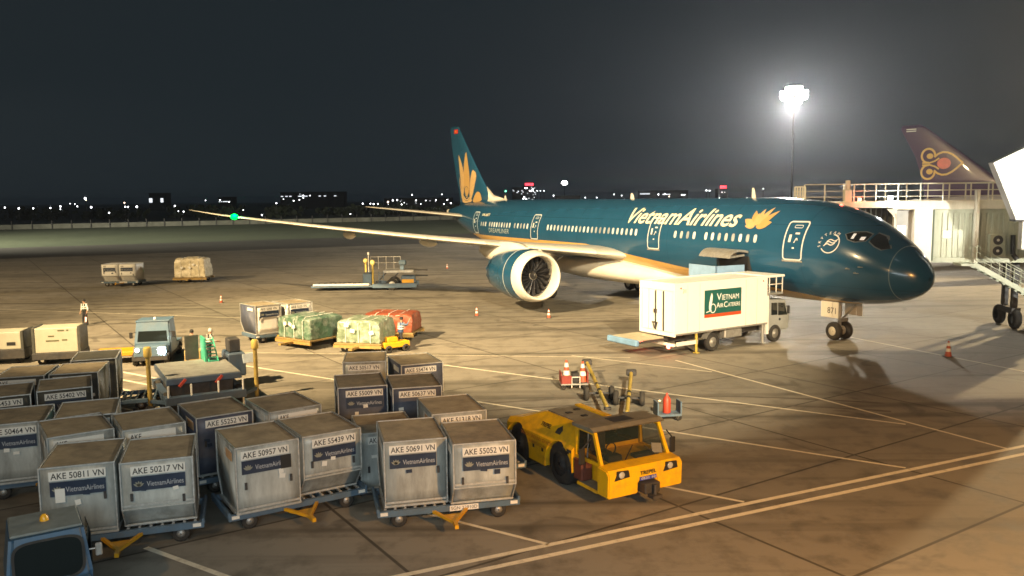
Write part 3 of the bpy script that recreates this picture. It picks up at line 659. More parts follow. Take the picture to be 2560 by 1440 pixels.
# wings
def airfoil(n=12, t=.12):
    up, lo = [], []
    for i in range(n+1):
        x = (1-math.cos(math.pi*i/n))/2; y = 5*t*(.2969*math.sqrt(x)-.126*x-.3516*x*x+.2843*x**3-.1015*x**4)
        c = .025*math.sin(math.pi*x); up.append((x, y*.62+c)); lo.append((x, -y*.5+c*.6))
    return up + lo[::-1][1:-1]
WST = [(2.2, 22.1, 12.0, 3.72, .13), (2.9, 22.6, 11.4, 3.85, .128), (5, 24.03, 9.9, 4.05, .12), (7.5, 25.73, 8.5, 4.3, .115), (10, 27.43, 7.3, 4.58, .11), (14, 30.15, 5.9, 5.02, .105), (18, 32.87, 4.85, 5.52, .10), (22, 35.6, 3.75, 6.05, .10), (25, 37.63, 2.95, 6.48, .10), (26.8, 38.86, 2.4, 6.74, .10), (28.2, 40.15, 1.75, 6.97, .10), (29.3, 41.6, 1.05, 7.2, .10), (29.95, 42.75, .45, 7.35, .10), (30.06, 43.0, .2, 7.38, .1)]
def wing_rings(st, sgn):
    out_ = []
    for y, le, c, z, t in st:
        tw = R(-1.5*(y-2)/28+2.2)
        out_.append([(le+c*(u*math.cos(tw)+v*math.sin(tw)), sgn*y, z+c*(v*math.cos(tw)-u*math.sin(tw))) for u, v in airfoil(14, t)])
    return out_
M_WING = mat('wing_grey', (.52, .51, .46), rough=.32, var=.06, scale=.6, dirt=(.36, .34, .29), dscale=.8, damt=.35)
M_SLAT = mat('bare_slat', (.70, .68, .60), rough=.28, metal=.15, var=.06)
def wing_le(y):
    ys = [q[0] for q in WST]; f1 = np.interp(y, ys, [q[1] for q in WST]); f2 = np.interp(y, ys, [q[3] for q in WST]); f3 = np.interp(y, ys, [q[2] for q in WST]); return float(f1), float(f2), float(f3)
for sgn in (1, -1):
    wgo = MB().loft(wing_rings(WST, sgn)).build('wing', M_WING, plane, merge=True)
    if sgn == 1: tag(wgo, 'long swept near wing with curved raked tip')
    # leading edge slats, each a separate panel
    for y0, y1 in ((4.4, 8.6), (11.1, 14.7), (14.75, 18.4), (18.45, 22.1), (22.15, 25.4)):
        rg = []
        for k in range(5):
            y = y0+(y1-y0)*k/4; le, z, c = wing_le(y); t = float(np.interp(y, [q[0] for q in WST], [q[4] for q in WST])); tw = R(-1.5*(y-2)/28+2.2)
            af = airfoil(40, t*1.12); pr_ = [p for p in af if p[0] < .085]
            up = sorted([p for p in pr_ if p[1] >= 0], key=lambda p: -p[0]); lo = sorted([p for p in pr_ if p[1] < 0], key=lambda p: p[0])
            rg.append([(le-.03+c*(u*math.cos(tw)+v*math.sin(tw)), sgn*y, z+c*(v*math.cos(tw)-u*math.sin(tw))) for u, v in up+lo])
        MB().loft(rg, close=False).build('slat', M_SLAT, wgo, fix=False)
    # flap track fairings
    for y, ln in ((7.2, 4.6), (13.2, 3.9), (18.8, 3.2)):
        le, z, c = wing_le(y); x0 = le+c*.5
        MB().lathe([(x0+ln*u, .34*math.sin(math.pi*u)**.6+.001) for u in [i/16 for i in range(17)]], 'x', (0, sgn*y, z-.35), 16).build('flap_fairing', M_CREAM, wgo)
    # nav light
    le, z, c = wing_le(27.2)
    ml = E_GREEN if sgn == 1 else emis('red_nav_light', (1, .05, .03), 30)
    nv = MB().lathe([(-.30, .01), (-.22, .16), (0, .24), (.22, .17), (.32, .01)], 'y', (le-.06, sgn*27.2, z+.03), 12).build('navigation_light', ml, wgo)
    if sgn == 1:
        l = bpy.data.lights.new('nav_light', 'POINT'); l.energy = 160; l.color = (.1, 1, .45); l.shadow_soft_size = .15
        o = bpy.data.objects.new('nav_light', l); C.objects.link(o); o.parent = plane; o.location = (le-.4, sgn*27.2, z+.25)
    # engine
    ey, ez, es = 9.83*sgn, 2.65, 22.15
    eng = MB().lathe([(es+.95, 1.795), (es+1.4, 1.84), (es+2.2, 1.85), (es+3.2, 1.80), (es+4.2, 1.68), (es+5.0, 1.55), (es+5.6, 1.44), (es+5.6, 1.40), (es+4.6, 1.40), (es+1.6, 1.50), (es+1.0, 1.45)], 'x', (0, ey, ez), 64).build('engine', M_TEAL, plane)
    lip = MB().lathe([(es+.952, 1.797), (es+.6, 1.755), (es+.3, 1.695), (es+.1, 1.62), (es+.02, 1.56), (es, 1.52), (es+.02, 1.475), (es+.10, 1.43), (es+.3, 1.39), (es+.7, 1.375), (es+1.05, 1.40), (es+1.5, 1.42)], 'x', (0, ey, ez), 64).build('intake_lip', M_CREAM, eng)
    MB().lathe([(es+1.35, 1.425), (es+1.42, 1.41), (es+1.75, 1.41), (es+1.75, .2)], 'x', (0, ey, ez), 48).build('fan_case', M_DARK, eng)
    # fan: 18 swept blades, spinner with spiral
    M_BLADE = mat('fan_blade', (.05, .05, .055), rough=.35, metal=.7, var=.1)
    bl = None
    for k in range(18):
        if bl is None:
            rg = []
            for i in range(9):
                u = i/8; r_ = .28+1.10*u; ch = .34+.16*u-.1*u*u; st_ = R(28+34*u); lean = .10*math.sin(math.pi*u*.9)+.10*u*u
                c_, s_ = math.cos(st_), math.sin(st_)
                row = []
                for t_, wv in ((-.5, 0), (-.2, .018), (.2, .018), (.5, 0), (.2, -.008), (-.2, -.008)):
                    a = (ch*t_*s_)/max(r_, .3)+lean/1.0+wv/r_; row.append((es+1.25+ch*t_*c_-.08*u+wv, r_*math.cos(a), r_*math.sin(a)))
                rg.append(row)
            bl = MB().loft(rg).build('fan_blade', M_BLADE, eng); b_ = bl
        else:
            b_ = bl.copy(); C.objects.link(b_)
        b_.location = (0, ey, ez); b_.rotation_euler = (2*math.pi*k/18, 0, 0)
    sp_ = MB().lathe([(es+.72, .004), (es+.76, .07), (es+.88, .16), (es+1.05, .25), (es+1.3, .32)], 'x', (0, ey, ez), 32).build('spinner', M_DARK, eng)
    rg = []
    for i in range(30):
        a = i*.24; x_ = es+.74+.0135*i; r_ = float(np.interp(x_, [es+.72, es+.76, es+.88, es+1.05, es+1.3], [.004, .07, .16, .25, .32]))+.006
        rg.append([(x_, ey+r_*math.cos(a), ez+r_*math.sin(a)), (x_+.03, ey+(r_+.02)*math.cos(a+.1), ez+(r_+.02)*math.sin(a+.1))])
    MB().loft(rg, close=False).build('spinner_swirl', M_WHITE, sp_, fix=False)
    MB().lathe([(es+3.5, 1.05), (es+5.6, 1.0), (es+6.6, .85), (es+7.4, .62), (es+7.4, .5), (es+6.8, .45), (es+7.9, .2), (es+8.6, .02)], 'x', (0, ey, ez), 40).build('exhaust_cone', M_STEEL, eng)
    mb = MB()                                                        # serrated nozzle
    for i in range(16):
        a0, a1 = 2*math.pi*i/16, 2*math.pi*(i+1)/16; am = (a0+a1)/2
        mb.add([(es+5.6, ey+1.44*math.cos(a0), ez+1.44*math.sin(a0)), (es+5.6, ey+1.44*math.cos(a1), ez+1.44*math.sin(a1)), (es+5.98, ey+1.36*math.cos(am), ez+1.36*math.sin(am))], [(0, 1, 2)])
    mb.build('nozzle_chevron_ring', M_TEAL, eng, fix=False)
    hull_ring = [(es+2.05, 1.858), (es+2.08, 1.862), (es+2.11, 1.858)]
    MB().lathe(hull_ring, 'x', (0, ey, ez), 64).build('cowl_seam', M_LINE, eng, fix=False)
    # pylon: broad cream fillet from cowl top to wing
    rg = []
    for s, hw, zb, zt in ((es+1.7, .08, 4.38, 4.50), (es+2.3, .30, 4.25, 4.62), (es+3.2, .42, 4.1, 4.80), (es+4.4, .46, 3.8, 4.86), (es+5.4, .48, 3.6, 4.84), (es+6.6, .46, 3.4, 4.72), (es+8.2, .30, 3.5, 4.6), (es+10, .05, 3.9, 4.4)):
        rg.append([(s, ey-hw, zb), (s, ey+hw, zb), (s, ey+hw*.95, (zb+zt)/2), (s, ey+hw*.6, zt), (s, ey-hw*.6, zt), (s, ey-hw*.95, (zb+zt)/2)])
    MB().loft(rg, smooth=True).build('pylon', M_CREAM, plane)
    # strake on the cowl
    MB().prism([(es+1.6, ez+1.25), (es+2.6, ez+1.75), (es+2.75, ez+1.75), (es+2.9, ez+1.2)], 'y', ey-sgn*1.38, ey-sgn*1.34).build('strake', M_CREAM, eng)
    # tailplane
    HST = [(.9, 53.4, 6.4, 6.05, .1), (2.0, 54.4, 5.6, 6.2, .1), (6, 58.0, 3.7, 6.72, .09), (9.2, 60.9, 2.2, 7.13, .09), (9.9, 61.9, 1.0, 7.23, .08)]
    MB().loft([[(le+c*u, sgn*y, z+c*v) for u, v in airfoil(12, t)] for y, le, c, z, t in HST]).build('tailplane', M_WING, plane, merge=True)
    # main gear: strut and four-wheel bogie
    gx, gy = 31.3, sgn*4.9
    ge = MB().cyl((gx, gy, 3.6), (gx, gy, .95), .17, .14, 14).cyl((gx, gy, 2.0), (gx-1.2, gy-sgn*1.4, 3.4), .09).bar((gx-.75, gy, .62), (gx+.75, gy, .62), .22, .25).build('main_gear', M_STEEL, plane)
    for dx in (-.73, .73):
        for dy in (-.6, .6):
            wh = MB().lathe([(-.22, .34), (-.24, .50), (-.19, .62), (-.08, .67), (.08, .67), (.19, .62), (.24, .50), (.22, .34)], 'y', (gx+dx, gy+dy, .67), 28).build('wheel', M_RUB, ge)
            MB().lathe([(-.20, .05), (-.14, .2), (-.21, .34), (.21, .34), (.14, .2), (.20, .05)], 'y', (gx+dx, gy+dy, .67), 20).build('rim', M_TYRERIM, wh)
    MB().box(gx-1.3, gx+1.3, gy+sgn*.85, gy+sgn*.9, 1.5, 3.3).build('gear_door', M_CREAM, plane)
# fin with dorsal, lotus, flag
FST = [(7.2, 49.6, 9.6, .085), (8.6, 51.2, 8.1, .085), (10.5, 53.4, 6.7, .08), (13, 56.1, 4.9, .08), (15.2, 58.35, 3.15, .075), (15.85, 59.05, 2.5, .07), (16.1, 59.6, 1.7, .05)]
fin = MB().loft([[(le+c*u, c*v*1.35, z) for u, v in [(p[0], (p[1]-.025*math.sin(math.pi*p[0])) if i <= 12 else (p[1]-.015*math.sin(math.pi*p[0]))) for i, p in enumerate(airfoil(12, t))]] for z, le, c, t in FST]).build('fin', M_TEAL, plane, merge=True)
MB().loft([[(46.6, -.06, 7.75), (46.6, .06, 7.75), (46.7, 0, 7.82)], [(50, -.28, 7.6), (50, .28, 7.6), (50.2, 0, 8.35)], [(51.8, -.3, 7.5), (51.8, .3, 7.5), (51.9, 0, 9.3)]]).build('dorsal_fillet', M_CREAM, fin)
def fin_y(s, z):
    zs = [q[0] for q in FST]; le = np.interp(z, zs, [q[1] for q in FST]); c = np.interp(z, zs, [q[2] for q in FST]); t = np.interp(z, zs, [q[3] for q in FST])
    x = min(max((s-le)/c, 0.002), .999); return float(c*5*t*(.2969*math.sqrt(x)-.126*x-.3516*x*x+.2843*x**3-.1015*x**4)*.62*1.35)
def fmap(u, v, off): return Vector((u, fin_y(u, v)+off, v))
FP = {'a': [(59.17, 13.11), (58.22, 12.07), (57.56, 10.95), (57.46, 10.08), (57.76, 8.33), (58.5, 9.0), (58.71, 10.55)],
      'c': [(56.91, 13.31), (56.41, 12.21), (55.8, 10.46), (55.92, 8.96), (56.78, 7.88), (57.51, 8.98), (57.54, 11.5)],
      'd': [(55.1, 11.19), (54.3, 10.8), (54.08, 10.31), (54.66, 8.94), (55.42, 7.88), (56.02, 8.31), (55.68, 10.03)],
      'e': [(53.88, 8.77), (53.2, 8.72), (52.86, 8.5), (52.46, 7.75), (54.85, 7.6), (54.97, 7.88)],
      'b': [(59.2, 10.9), (58.5, 9.0), (57.68, 8.32), (56.78, 7.88), (55.89, 8.31), (54.98, 7.7), (58.01, 7.5), (58.53, 8.33)]}
def soften(poly, it=2):
    for _ in range(it):
        q = []
        for i in range(len(poly)):
            a, b = poly[i], poly[(i+1) % len(poly)]; q += [(.8*a[0]+.2*b[0], .8*a[1]+.2*b[1]), (.2*a[0]+.8*b[0], .2*a[1]+.8*b[1])]
        poly = q
    return poly
for k, (nm, p) in enumerate(FP.items()):
    hull_decal(poly_me([soften(p, 1)]), 'lotus_petal', M_GOLD if k % 2 else mat('gold_paint_light', (.52, .35, .15)), fin, fmap, .012+.003*k, .3)
for rx, rz in ((.62, .55), (1.3, 1.0)):
    pts = [(56.8+rx*math.cos(R(a)), 8.8+rz*math.sin(R(a))) for a in (range(0, 361, 15) if rx < 1 else range(200, 345, 10))]
    vs = []; fs = []
    for i, p in enumerate(pts): vs += [fmap(p[0], p[1]-.03, .03), fmap(p[0], p[1]+.03, .03)]
    MB().add(vs, [(2*i, 2*i+2, 2*i+3, 2*i+1) for i in range(len(pts)-1)]).build('lotus_line', mat('teal_line', (.01, .06, .09)), fin, fix=False)
fl = hull_decal(poly_me([[(60.35, 15.75), (59.2, 15.7), (59.2, 15.25), (60.35, 15.28)]]), 'flag', mat('flag_red', (.55, .03, .02)), fin, fmap, .015, .2)
star = [(59.78+(.17 if i % 2 == 0 else .07)*math.cos(R(90+36*i)), 15.5+(.17 if i % 2 == 0 else .07)*math.sin(R(90+36*i))) for i in range(10)]
hull_decal(poly_me([star]), 'star', mat('flag_star', (.8, .6, .05)), fl, fmap, .02, .5)
MB().lathe([(62.0, .28), (62.5, .24), (62.75, .2), (62.72, .14), (62.2, .12)], 'x', (0, 0, 6.6), 20).build('exhaust_nozzle', M_CREAM, plane)
# nose gear
ng = MB().cyl((5.47, 0, 2.4), (5.47, 0, .5), .11, .09, 12).cyl((5.47, -.5, .5), (5.47, .5, .5), .06).cyl((5.3, 0, 1.2), (4.2, 0, 2.2), .06).bar((5.2, -.25, 1.15), (5.2, .25, 1.15), .18, .2).build('nose_gear', M_STEEL, plane)
for sg in (-1, 1):
    wh = MB().lathe([(-.17, .25), (-.18, .38), (-.14, .47), (-.06, .51), (.06, .51), (.14, .47), (.18, .38), (.17, .25)], 'y', (5.47, sg*.4, .51), 28).build('wheel', M_RUB, ng)
    MB().lathe([(-.14, .04), (-.1, .12), (-.16, .26), (.16, .26), (.1, .12), (.14, .04)], 'y', (5.47, sg*.4, .51), 20).build('rim', M_TYRERIM, wh)
    dr = MB().box(4.75, 5.13, sg*.92-.02, sg*.92+.02, 1.32, 2.2, ch=.01).box(5.16, 5.95, sg*.92-.02, sg*.92+.02, 1.32, 2.2, ch=.01).build('gear_door', M_CREAM, plane)
    if sg == 1: flat_text('number', '871', .58, .34, dr, M_BLACK, (5.2, .945, 1.72), (R(90), 0, R(180)))
# forward hold: dark opening, door swung up on hinges
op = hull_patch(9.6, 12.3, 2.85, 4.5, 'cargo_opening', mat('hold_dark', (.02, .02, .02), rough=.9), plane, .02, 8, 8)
hs, hz = 11.0, 4.55; hp = on_hull(hs, hz, .03)
rg = []
for i in range(7):
    u = i/6; yy = hp.y+.05+1.55*math.sin(u*1.15); zz = hz+.15+.18*math.sin(u*2.6)-.35*u*u
    rg.append([(9.6, yy, zz), (12.3, yy, zz), (12.3, yy-.06*u, zz+.12), (9.6, yy-.06*u, zz+.12)])
cd = MB().loft(rg, smooth=False).build('cargo_door', M_STEEL, plane)
for s in (9.9, 10.6, 11.3, 12.0): MB().bar((s, hp.y+.1, hz+.02), (s, hp.y+1.35, hz-.08), .08, .12).build('rib', M_STEEL, cd)

# ------------------------------------------------------------------ unit load containers and dollies
def boolean_cut(o, cutters):
    for c in cutters: c.parent = o.parent
    for c in cutters:
        md = o.modifiers.new('b', 'BOOLEAN'); md.object = c; md.operation = 'DIFFERENCE'; md.solver = 'EXACT'
    bpy.context.view_layer.update()
    me = bpy.data.meshes.new_from_object(o.evaluated_get(bpy.context.evaluated_depsgraph_get()))
    o.modifiers.clear(); o.data = me
    for c in cutters: bpy.data.objects.remove(c)
def bevel_obj(o, wd=.02, seg=2, ang=40):
    bm = bmesh.new(); bm.from_mesh(o.data)
    es = [e for e in bm.edges if len(e.link_faces) == 2 and e.calc_face_angle(0) > R(ang)]
    bmesh.ops.bevel(bm, geom=es, offset=wd, segments=seg, affect='EDGES', clamp_overlap=True); bm.to_mesh(o.data); bm.free(); return o
CACHE = {}
def part(key, fn):
    if key not in CACHE: CACHE[key] = fn()
    return CACHE[key]
W2, BD, OV, HT_, CUT = .765, 1.56, .45, 1.63, .54
def ake(num, fl, ang, contour, label, zt=2.14, skin=None, front=None, group='unit load containers on dollies', airline=True, roofm=M_DUST, side_tag=True, plate_dx=0.0, pale=False):
    """aluminium air-cargo container, 1.53 wide; contour=True turns its undercut side to the viewer"""
    skin = skin or M_ALU; front = front or skin
    a = R(ang); x, y = Vector((math.cos(a), math.sin(a))), Vector((-math.sin(a), math.cos(a)))
    c = Vector(fl) + x*W2 + y*1.005
    t = thing('cargo_container', label, 'container', (c.x, c.y, zt-HT_), a, group)
    if contour: prof = [(-.555, 0), (1.005, 0), (1.005, HT_), (-1.005, HT_), (-1.005, CUT)]
    else: prof = [(-1.005, 0), (.555, 0), (1.005, CUT), (1.005, HT_), (-1.005, HT_)]
    def use(key, fn, nm, parent=t):
        me = part(key, fn); return obj(nm, me, parent)
    def shell():
        mb = MB(); p = [(u*(1-.012/1.0), .03+v*(HT_-.05)/HT_) for u, v in prof]; n = len(p); vs = [(-W2+.012, *q) for q in p] + [(W2-.012, *q) for q in p]
        fs = [list(range(n))[::-1], list(range(n, 2*n))] + [(i, (i+1) % n, n+(i+1) % n, n+i) for i in range(n)]
        mb.add(vs, fs); o = mb.build('shell', [skin, front]); me = o.data
        # slightly dented sheet: subdivide and push
        bm = bmesh.new(); bm.from_mesh(me); bmesh.ops.subdivide_edges(bm, edges=bm.edges, cuts=4, use_grid_fill=True)
        rr_ = random.Random(hash((contour, skin.name)) % 999 if False else len(CACHE))
        for v in bm.verts:
            if len(v.link_edges) == 4 and all(f.normal.dot(v.normal) > .95 for f in v.link_faces): v.co += v.normal*rr_.uniform(-.018, .004)
        for f in bm.faces:
            f.smooth = True
            if f.normal.y < -.5: f.material_index = 1
        bm.to_mesh(me); bm.free(); bpy.data.objects.remove(o); return me
    use(('shell', contour, skin.name, front.name), shell, 'shell')
    def roof():
        o = MB().box(-W2+.03, W2-.03, -.975, .975, HT_-.035, HT_-.008, ch=.006).build('roof', roofm); bm = bmesh.new(); bm.from_mesh(o.data)
        bm.to_mesh(o.data); bm.free(); me = o.data; bpy.data.objects.remove(o); return me
    use(('roof', roofm.name), roof, 'roof')
    def frame():
        mb = MB(); b = .030
        for sx in (-W2, W2):
            for i in range(len(prof)):
                p, q = prof[i], prof[(i+1) % len(prof)]
                mb.bar((sx, *p), (sx, *q), b)
        for p in prof: mb.bar((-W2, *p), (W2, *p), b)
        o = mb.build('edge_frame', M_ALUEDGE); me = o.data; bpy.data.objects.remove(o); return me
    use(('frame', contour), frame, 'edge_frame')
    def base():
        y0, y1 = (-.60, 1.04) if contour else (-1.04, .60)
        o = MB().box(-W2-.03, W2+.03, y0, y1, 0, .045, ch=.008).build('base', M_ALUEDGE); me = o.data; bpy.data.objects.remove(o); return me
    use(('base', contour), base, 'base')
    yf = -1.005-.024
    rq = random.Random(num + label); plate_dx += rq.uniform(-.07, .07)
    for k in range(rq.randint(1, 3)):
        o = MB().box(-.07*rq.uniform(.6, 1.4), .07, -.003, .003, -.05, .05*rq.uniform(.6, 1.6)).build('paper_label', M_PLATE if rq.random() < .7 else M_NAVY, t); o.location = (rq.uniform(-.6, .6), -1.031, rq.uniform(.75, 1.05)); o.rotation_euler = (0, rq.uniform(-.2, .2), 0)
    for sx in (-.55, .55):
        if rq.random() < .6: o = MB().box(-.03, .03, -.03, .0, -.09, .09, ch=.008).build('latch', M_DARK, t); o.location = (sx, -1.018, rq.uniform(.62, .95))
    def plate():
        o = MB().box(-.58, .58, -.004, .004, -.105, .105).build('number_plate', M_PLATE); me = o.data; bpy.data.objects.remove(o); return me
    pl = use('plate', plate, 'number_plate'); pl.location = (plate_dx, yf, HT_-.20)
    num_ = num if len(num) > 9 else 'AKE'; kw = 1.08*min(1, len(num_)/12)
    flat_text('number', num_, kw, .145, pl, M_BLACK, (-.54+kw/2, -.006, 0), FRONT, bold=.012)
    if airline:
        def aplate():
            o = MB().box(-.57, .57, -.004, .004, -.165, .165).build('airline_plate', M_NAVY); me = o.data; bpy.data.objects.remove(o); return me
        ap = use('aplate', aplate, 'airline_plate'); ap.location = (plate_dx, yf, HT_-.50)
        def atext():
            o = flat_text('airline_name', 'VietnamAirlines', .78, .12, None, mat('grey_lettering', (.42, .44, .46), rough=.5), (0, 0, 0), (0, 0, 0)); me = o.data; bpy.data.objects.remove(o); return me
        o = use('atext', atext, 'airline_name', ap); o.location = (.14, -.006, -.02); o.rotation_euler = FRONT
        def alot():
            return poly_me([petal(0, 0, d_, .13, .05) for d_ in (90, 120, 60, 150, 30)])
        o = use('alot', alot, 'airline_mark', ap); o.location = (-.42, -.006, -.06); o.rotation_euler = FRONT
        if not o.data.materials: o.data.materials.append(mat('mark_grey', (.25, .25, .2)))
    if side_tag:
        sg = MB  # paper tag on the left flank near the roof
        def stag():
            o = MB().box(-.004, .004, -.36, .36, -.09, .09).build('side_plate', M_PLATE); me = o.data; bpy.data.objects.remove(o); return me
        o = use('stag', stag, 'side_plate'); o.location = (-W2-.026, -.35, HT_-.22)
    if skin is M_ALU:
        def rail():
            mb = MB(); zz = CUT+.06 if contour else .08
            mb.box(-W2+.02, W2-.02, -.016, .0, zz, zz+.05)
            o = mb.build('rub_rail', M_ALUEDGE); me = o.data; bpy.data.objects.remove(o); return me
        o = use(('rail', contour), rail, 'rub_rail'); o.location = (0, -1.005, 0)
    return t

def dolly_proto():
    d = thing('cargo_dolly', 'x', 'dolly')
    mb = MB()
    for yy in (-.82, .82): mb.box(-1.78, 1.78, yy-.06, yy+.06, .32, .47, ch=.01)
    for xx in (-1.72, -.6, .6, 1.72): mb.box(xx-.05, xx+.05, -.76, .76, .33, .44)
    for xx in (-1.76, 1.76): mb.box(xx-.035, xx+.035, -.86, .86, .40, .53, ch=.01)
    mb.build('frame', M_GSEBLUE, d)
    r0 = None
    for i in range(14):
        xx = -1.58+i*3.16/13
        if r0 is None: r0 = MB().cyl((0, -.75, 0), (0, .75, 0), .036, n=10).build('roller', M_STEEL, d); o = r0
        else: o = r0.copy(); C.objects.link(o)
        o.location = (xx, 0, .462)
    w0 = rim0 = None
    for sx in (-1.25, 1.25):
        for sy in (-.7, .7):
            wme = part('dwheel', lambda: MB().lathe([(-.07, .10), (-.08, .17), (-.05, .2), (.05, .2), (.08, .17), (.07, .10)], 'y', n=18).build('wheel', M_RUB).data) if 'dwheel' not in CACHE else CACHE['dwheel']
            o = obj('wheel', wme, d); o.location = (sx, sy, .2)
            rme = CACHE.get('drim') or part('drim', lambda: MB().lathe([(-.075, .02), (-.06, .1), (.06, .1), (.075, .02)], 'y', n=12).build('rim', M_STEEL).data)
            r_ = obj('rim', rme, o)
    for o in [q for q in bpy.data.objects if q.parent is None and q.name.split('.')[0] in ('wheel', 'rim') and q.type == 'MESH']: bpy.data.objects.remove(o)
    for sx in (-1.62, 1.62):
        MB().box(sx-.09, sx+.09, -.90, -.875, .37, .45).build('reflector', M_PLATE, d)
    db = MB().bar((-.45, -.8, .36), (0, -1.55, .3), .07).bar((.45, -.8, .36), (0, -1.55, .3), .07).bar((0, -1.5, .3), (0, -1.85, .3), .09).build('drawbar', M_YEL, d)
    MB().prism([(-.34, -.95), (.34, -.95), (0, -1.5)], 'z', .27, .285).build('drawbar_plate', M_YEL, db)
    return d
DP = dolly_proto(); DP_used = False
def dolly(cx, cy_, ang, label, group='dollies under the containers', drawbar=True):
    global DP_used
    d = copy_tree(DP) if DP_used else DP; DP_used = True
    d.location = (cx, cy_, 0); d.rotation_euler = (0, 0, R(ang)); d['label'] = label; d['group'] = group
    return d
CENT = {}
def A_(num, fl, ang, contour, label, **k):
    t = ake(num, fl, ang, contour, label, **k); CENT[num] = t; return t
A_('AKE 50691 VN', (-3.15, 19.58), 14, False, 'grey container reading AKE 50691 VN at the front, flat face full height')
A_('AKE 55052 VN', (-1.45, 19.35), 13, True, 'grey container reading AKE 55052 VN, in front nearest the yellow tractor')
A_('AKE 50957 VN', (-6.64, 19.20), 32, False, 'grey container reading AKE 50957 VN with a dark square on its airline plate')
A_('AKE 55439 VN', (-5.25, 20.10), 33, True, 'grey container reading AKE 55439 VN with undercut front, beside AKE 50957')
A_('AKE 50811 VN', (-10.56, 17.85), 18, False, 'grey container reading AKE 50811 VN behind the blue tug at lower left')
A_('AKE 50217 VN', (-8.90, 18.16), 18.5, True, 'grey container reading AKE 50217 VN with undercut front, right of AKE 50811')
A_('AKE', (-11.70, 20.25), 35, False, 'brown-topped container directly behind AKE 50811, its left neighbour at the row behind', airline=False)
A_('AKE 5', (-10.08, 20.85), 33, False, 'dusty brown-topped container wedged between AKE 50217 and the blue-grey AKE 55252', airline=False)
A_('AKE 55252 VN', (-8.62, 22.0), 35, False, 'blue-grey container reading AKE 55252 VN with orange flank tag, behind AKE 50957', skin=M_BLUEBOX, airline=False)
A_('AKE 50', (-6.80, 22.55), 36, True, 'brown-topped container half hidden directly behind AKE 55439', airline=False)
A_('AK', (-4.13, 21.72), 17, False, 'low container half hidden behind AKE 50691', zt=1.74, airline=False)
A_('AKE 51318 VN', (-2.22, 22.15), 18, False, 'container reading AKE 51318 VN with orange flank tag, behind AKE 55052')
A_('AKE 55009 VN', (-5.49, 25.47), 15, False, 'blue-skinned container reading AKE 55009 VN in the back rows', skin=M_BLUEBOX)
A_('AKE 50637 VN', (-3.75, 25.34), 14, True, 'blue-grey container reading AKE 50637 VN, right of AKE 55009', skin=M_BLUEBOX, airline=False)
A_('AKE 50517 VN', (-6.16, 29.58), 8, False, 'grey container reading AKE 50517 VN in the rearmost row', airline=False)
A_('AKE 55474 VN', (-3.96, 28.95), 22, True, 'dark container reading AKE 55474 VN in the rearmost row', skin=M_BLUEBOX, airline=False)
A_('AKE 55402 VN', (-14.9, 25.42), 27, True, 'dark green-grey container reading AKE 55402 VN on the left', airline=True, skin=M_DARKBOX)
A_('AKE 55453 VN', (-16.30, 24.44), 27, False, 'container reading AKE 55453 VN cut by the left edge of the picture', skin=M_DARKBOX)
A_('AKE 55', (-15.95, 28.0), 16, False, 'container with dented top directly behind AKE 55402', airline=False, skin=M_DARKBOX)
A_('AKE 7', (-17.55, 27.5), 16, False, 'container directly behind AKE 55453 at the left edge', airline=False, skin=M_DARKBOX)
A_('AKE 50464 VN', (-14.15, 21.40), 22, False, 'pale grey container reading AKE 50464 at the left edge, blue airline plate', skin=M_ALU)
A_('AKE 51', (-12.56, 22.12), 22, True, 'dark-topped container right behind AKE 50464', airline=False, skin=M_DARKBOX)
A_('VN', (-16.5, 30.45), 20, False, 'blackish container standing behind and right of AKE 55402', airline=False, skin=M_DARKBOX, roofm=M_DARKBOX, side_tag=False)
def pair(a, b, label, **k):
    p = (CENT[a].location + CENT[b].location)/2; ang = math.degrees((CENT[a].rotation_euler.z+CENT[b].rotation_euler.z)/2)
    return dolly(p.x, p.y, ang, label, **k)
pair('AKE 50691 VN', 'AKE 55052 VN', 'pale blue roller dolly with yellow drawbar under AKE 50691 and AKE 55052')
pair('AKE 50957 VN', 'AKE 55439 VN', 'roller dolly with bare rollers showing at the middle of the front row')
pair('AKE 50811 VN', 'AKE 50217 VN', 'roller dolly towed by the blue tug at lower left')
pair('AKE', 'AKE 5', 'dolly mostly hidden in the second row at lower left')
pair('AKE 55252 VN', 'AKE 50', 'dolly below the blue-grey orange-tagged container')
pair('AKE 55009 VN', 'AKE 50637 VN', 'dolly below the blue-skinned pair in the third row')
pair('AKE 50517 VN', 'AKE 55474 VN', 'dolly below the rearmost row of containers')
pair('AKE 55402 VN', 'AKE 55453 VN', 'dolly carrying the dark pair nearest the left picture edge, third row')
pair('AKE 55', 'AKE 7', 'dolly farthest back on the left, in front of the freight boxes')
pair('AKE 50464 VN', 'AKE 51', 'dolly below the pale container with blue plate at the left edge')
p_ = CENT['AKE 51318 VN'].location; dolly(p_.x+.2, p_.y, 18, 'dolly right behind the front pair nearest the yellow tractor')
p_ = CENT['VN'].location; dolly(p_.x+.3, p_.y, 20, 'dolly under the blackish container')
p_ = CENT['AK'].location
sk = MB().box(-.8, .8, -1.0, .65, .02, .105, ch=.01).build('skid', M_DARK); sk.location = (p_.x, p_.y, 0); sk.rotation_euler = (0, 0, R(17)); tag(sk, 'low dark skid under the container behind AKE 50691', 'skid')
dp = [o for o in bpy.data.objects if o.name.startswith('cargo_dolly')][0]
plate_ = MB().box(-.36, .36, -.004, .004, -.07, .07).build('registration_plate', M_PLATE, DP); plate_.location = (.35, -.885, .40)
flat_text('number', 'SGN 22910D', .66, .085, plate_, M_BLACK, (0, -.006, 0), FRONT)
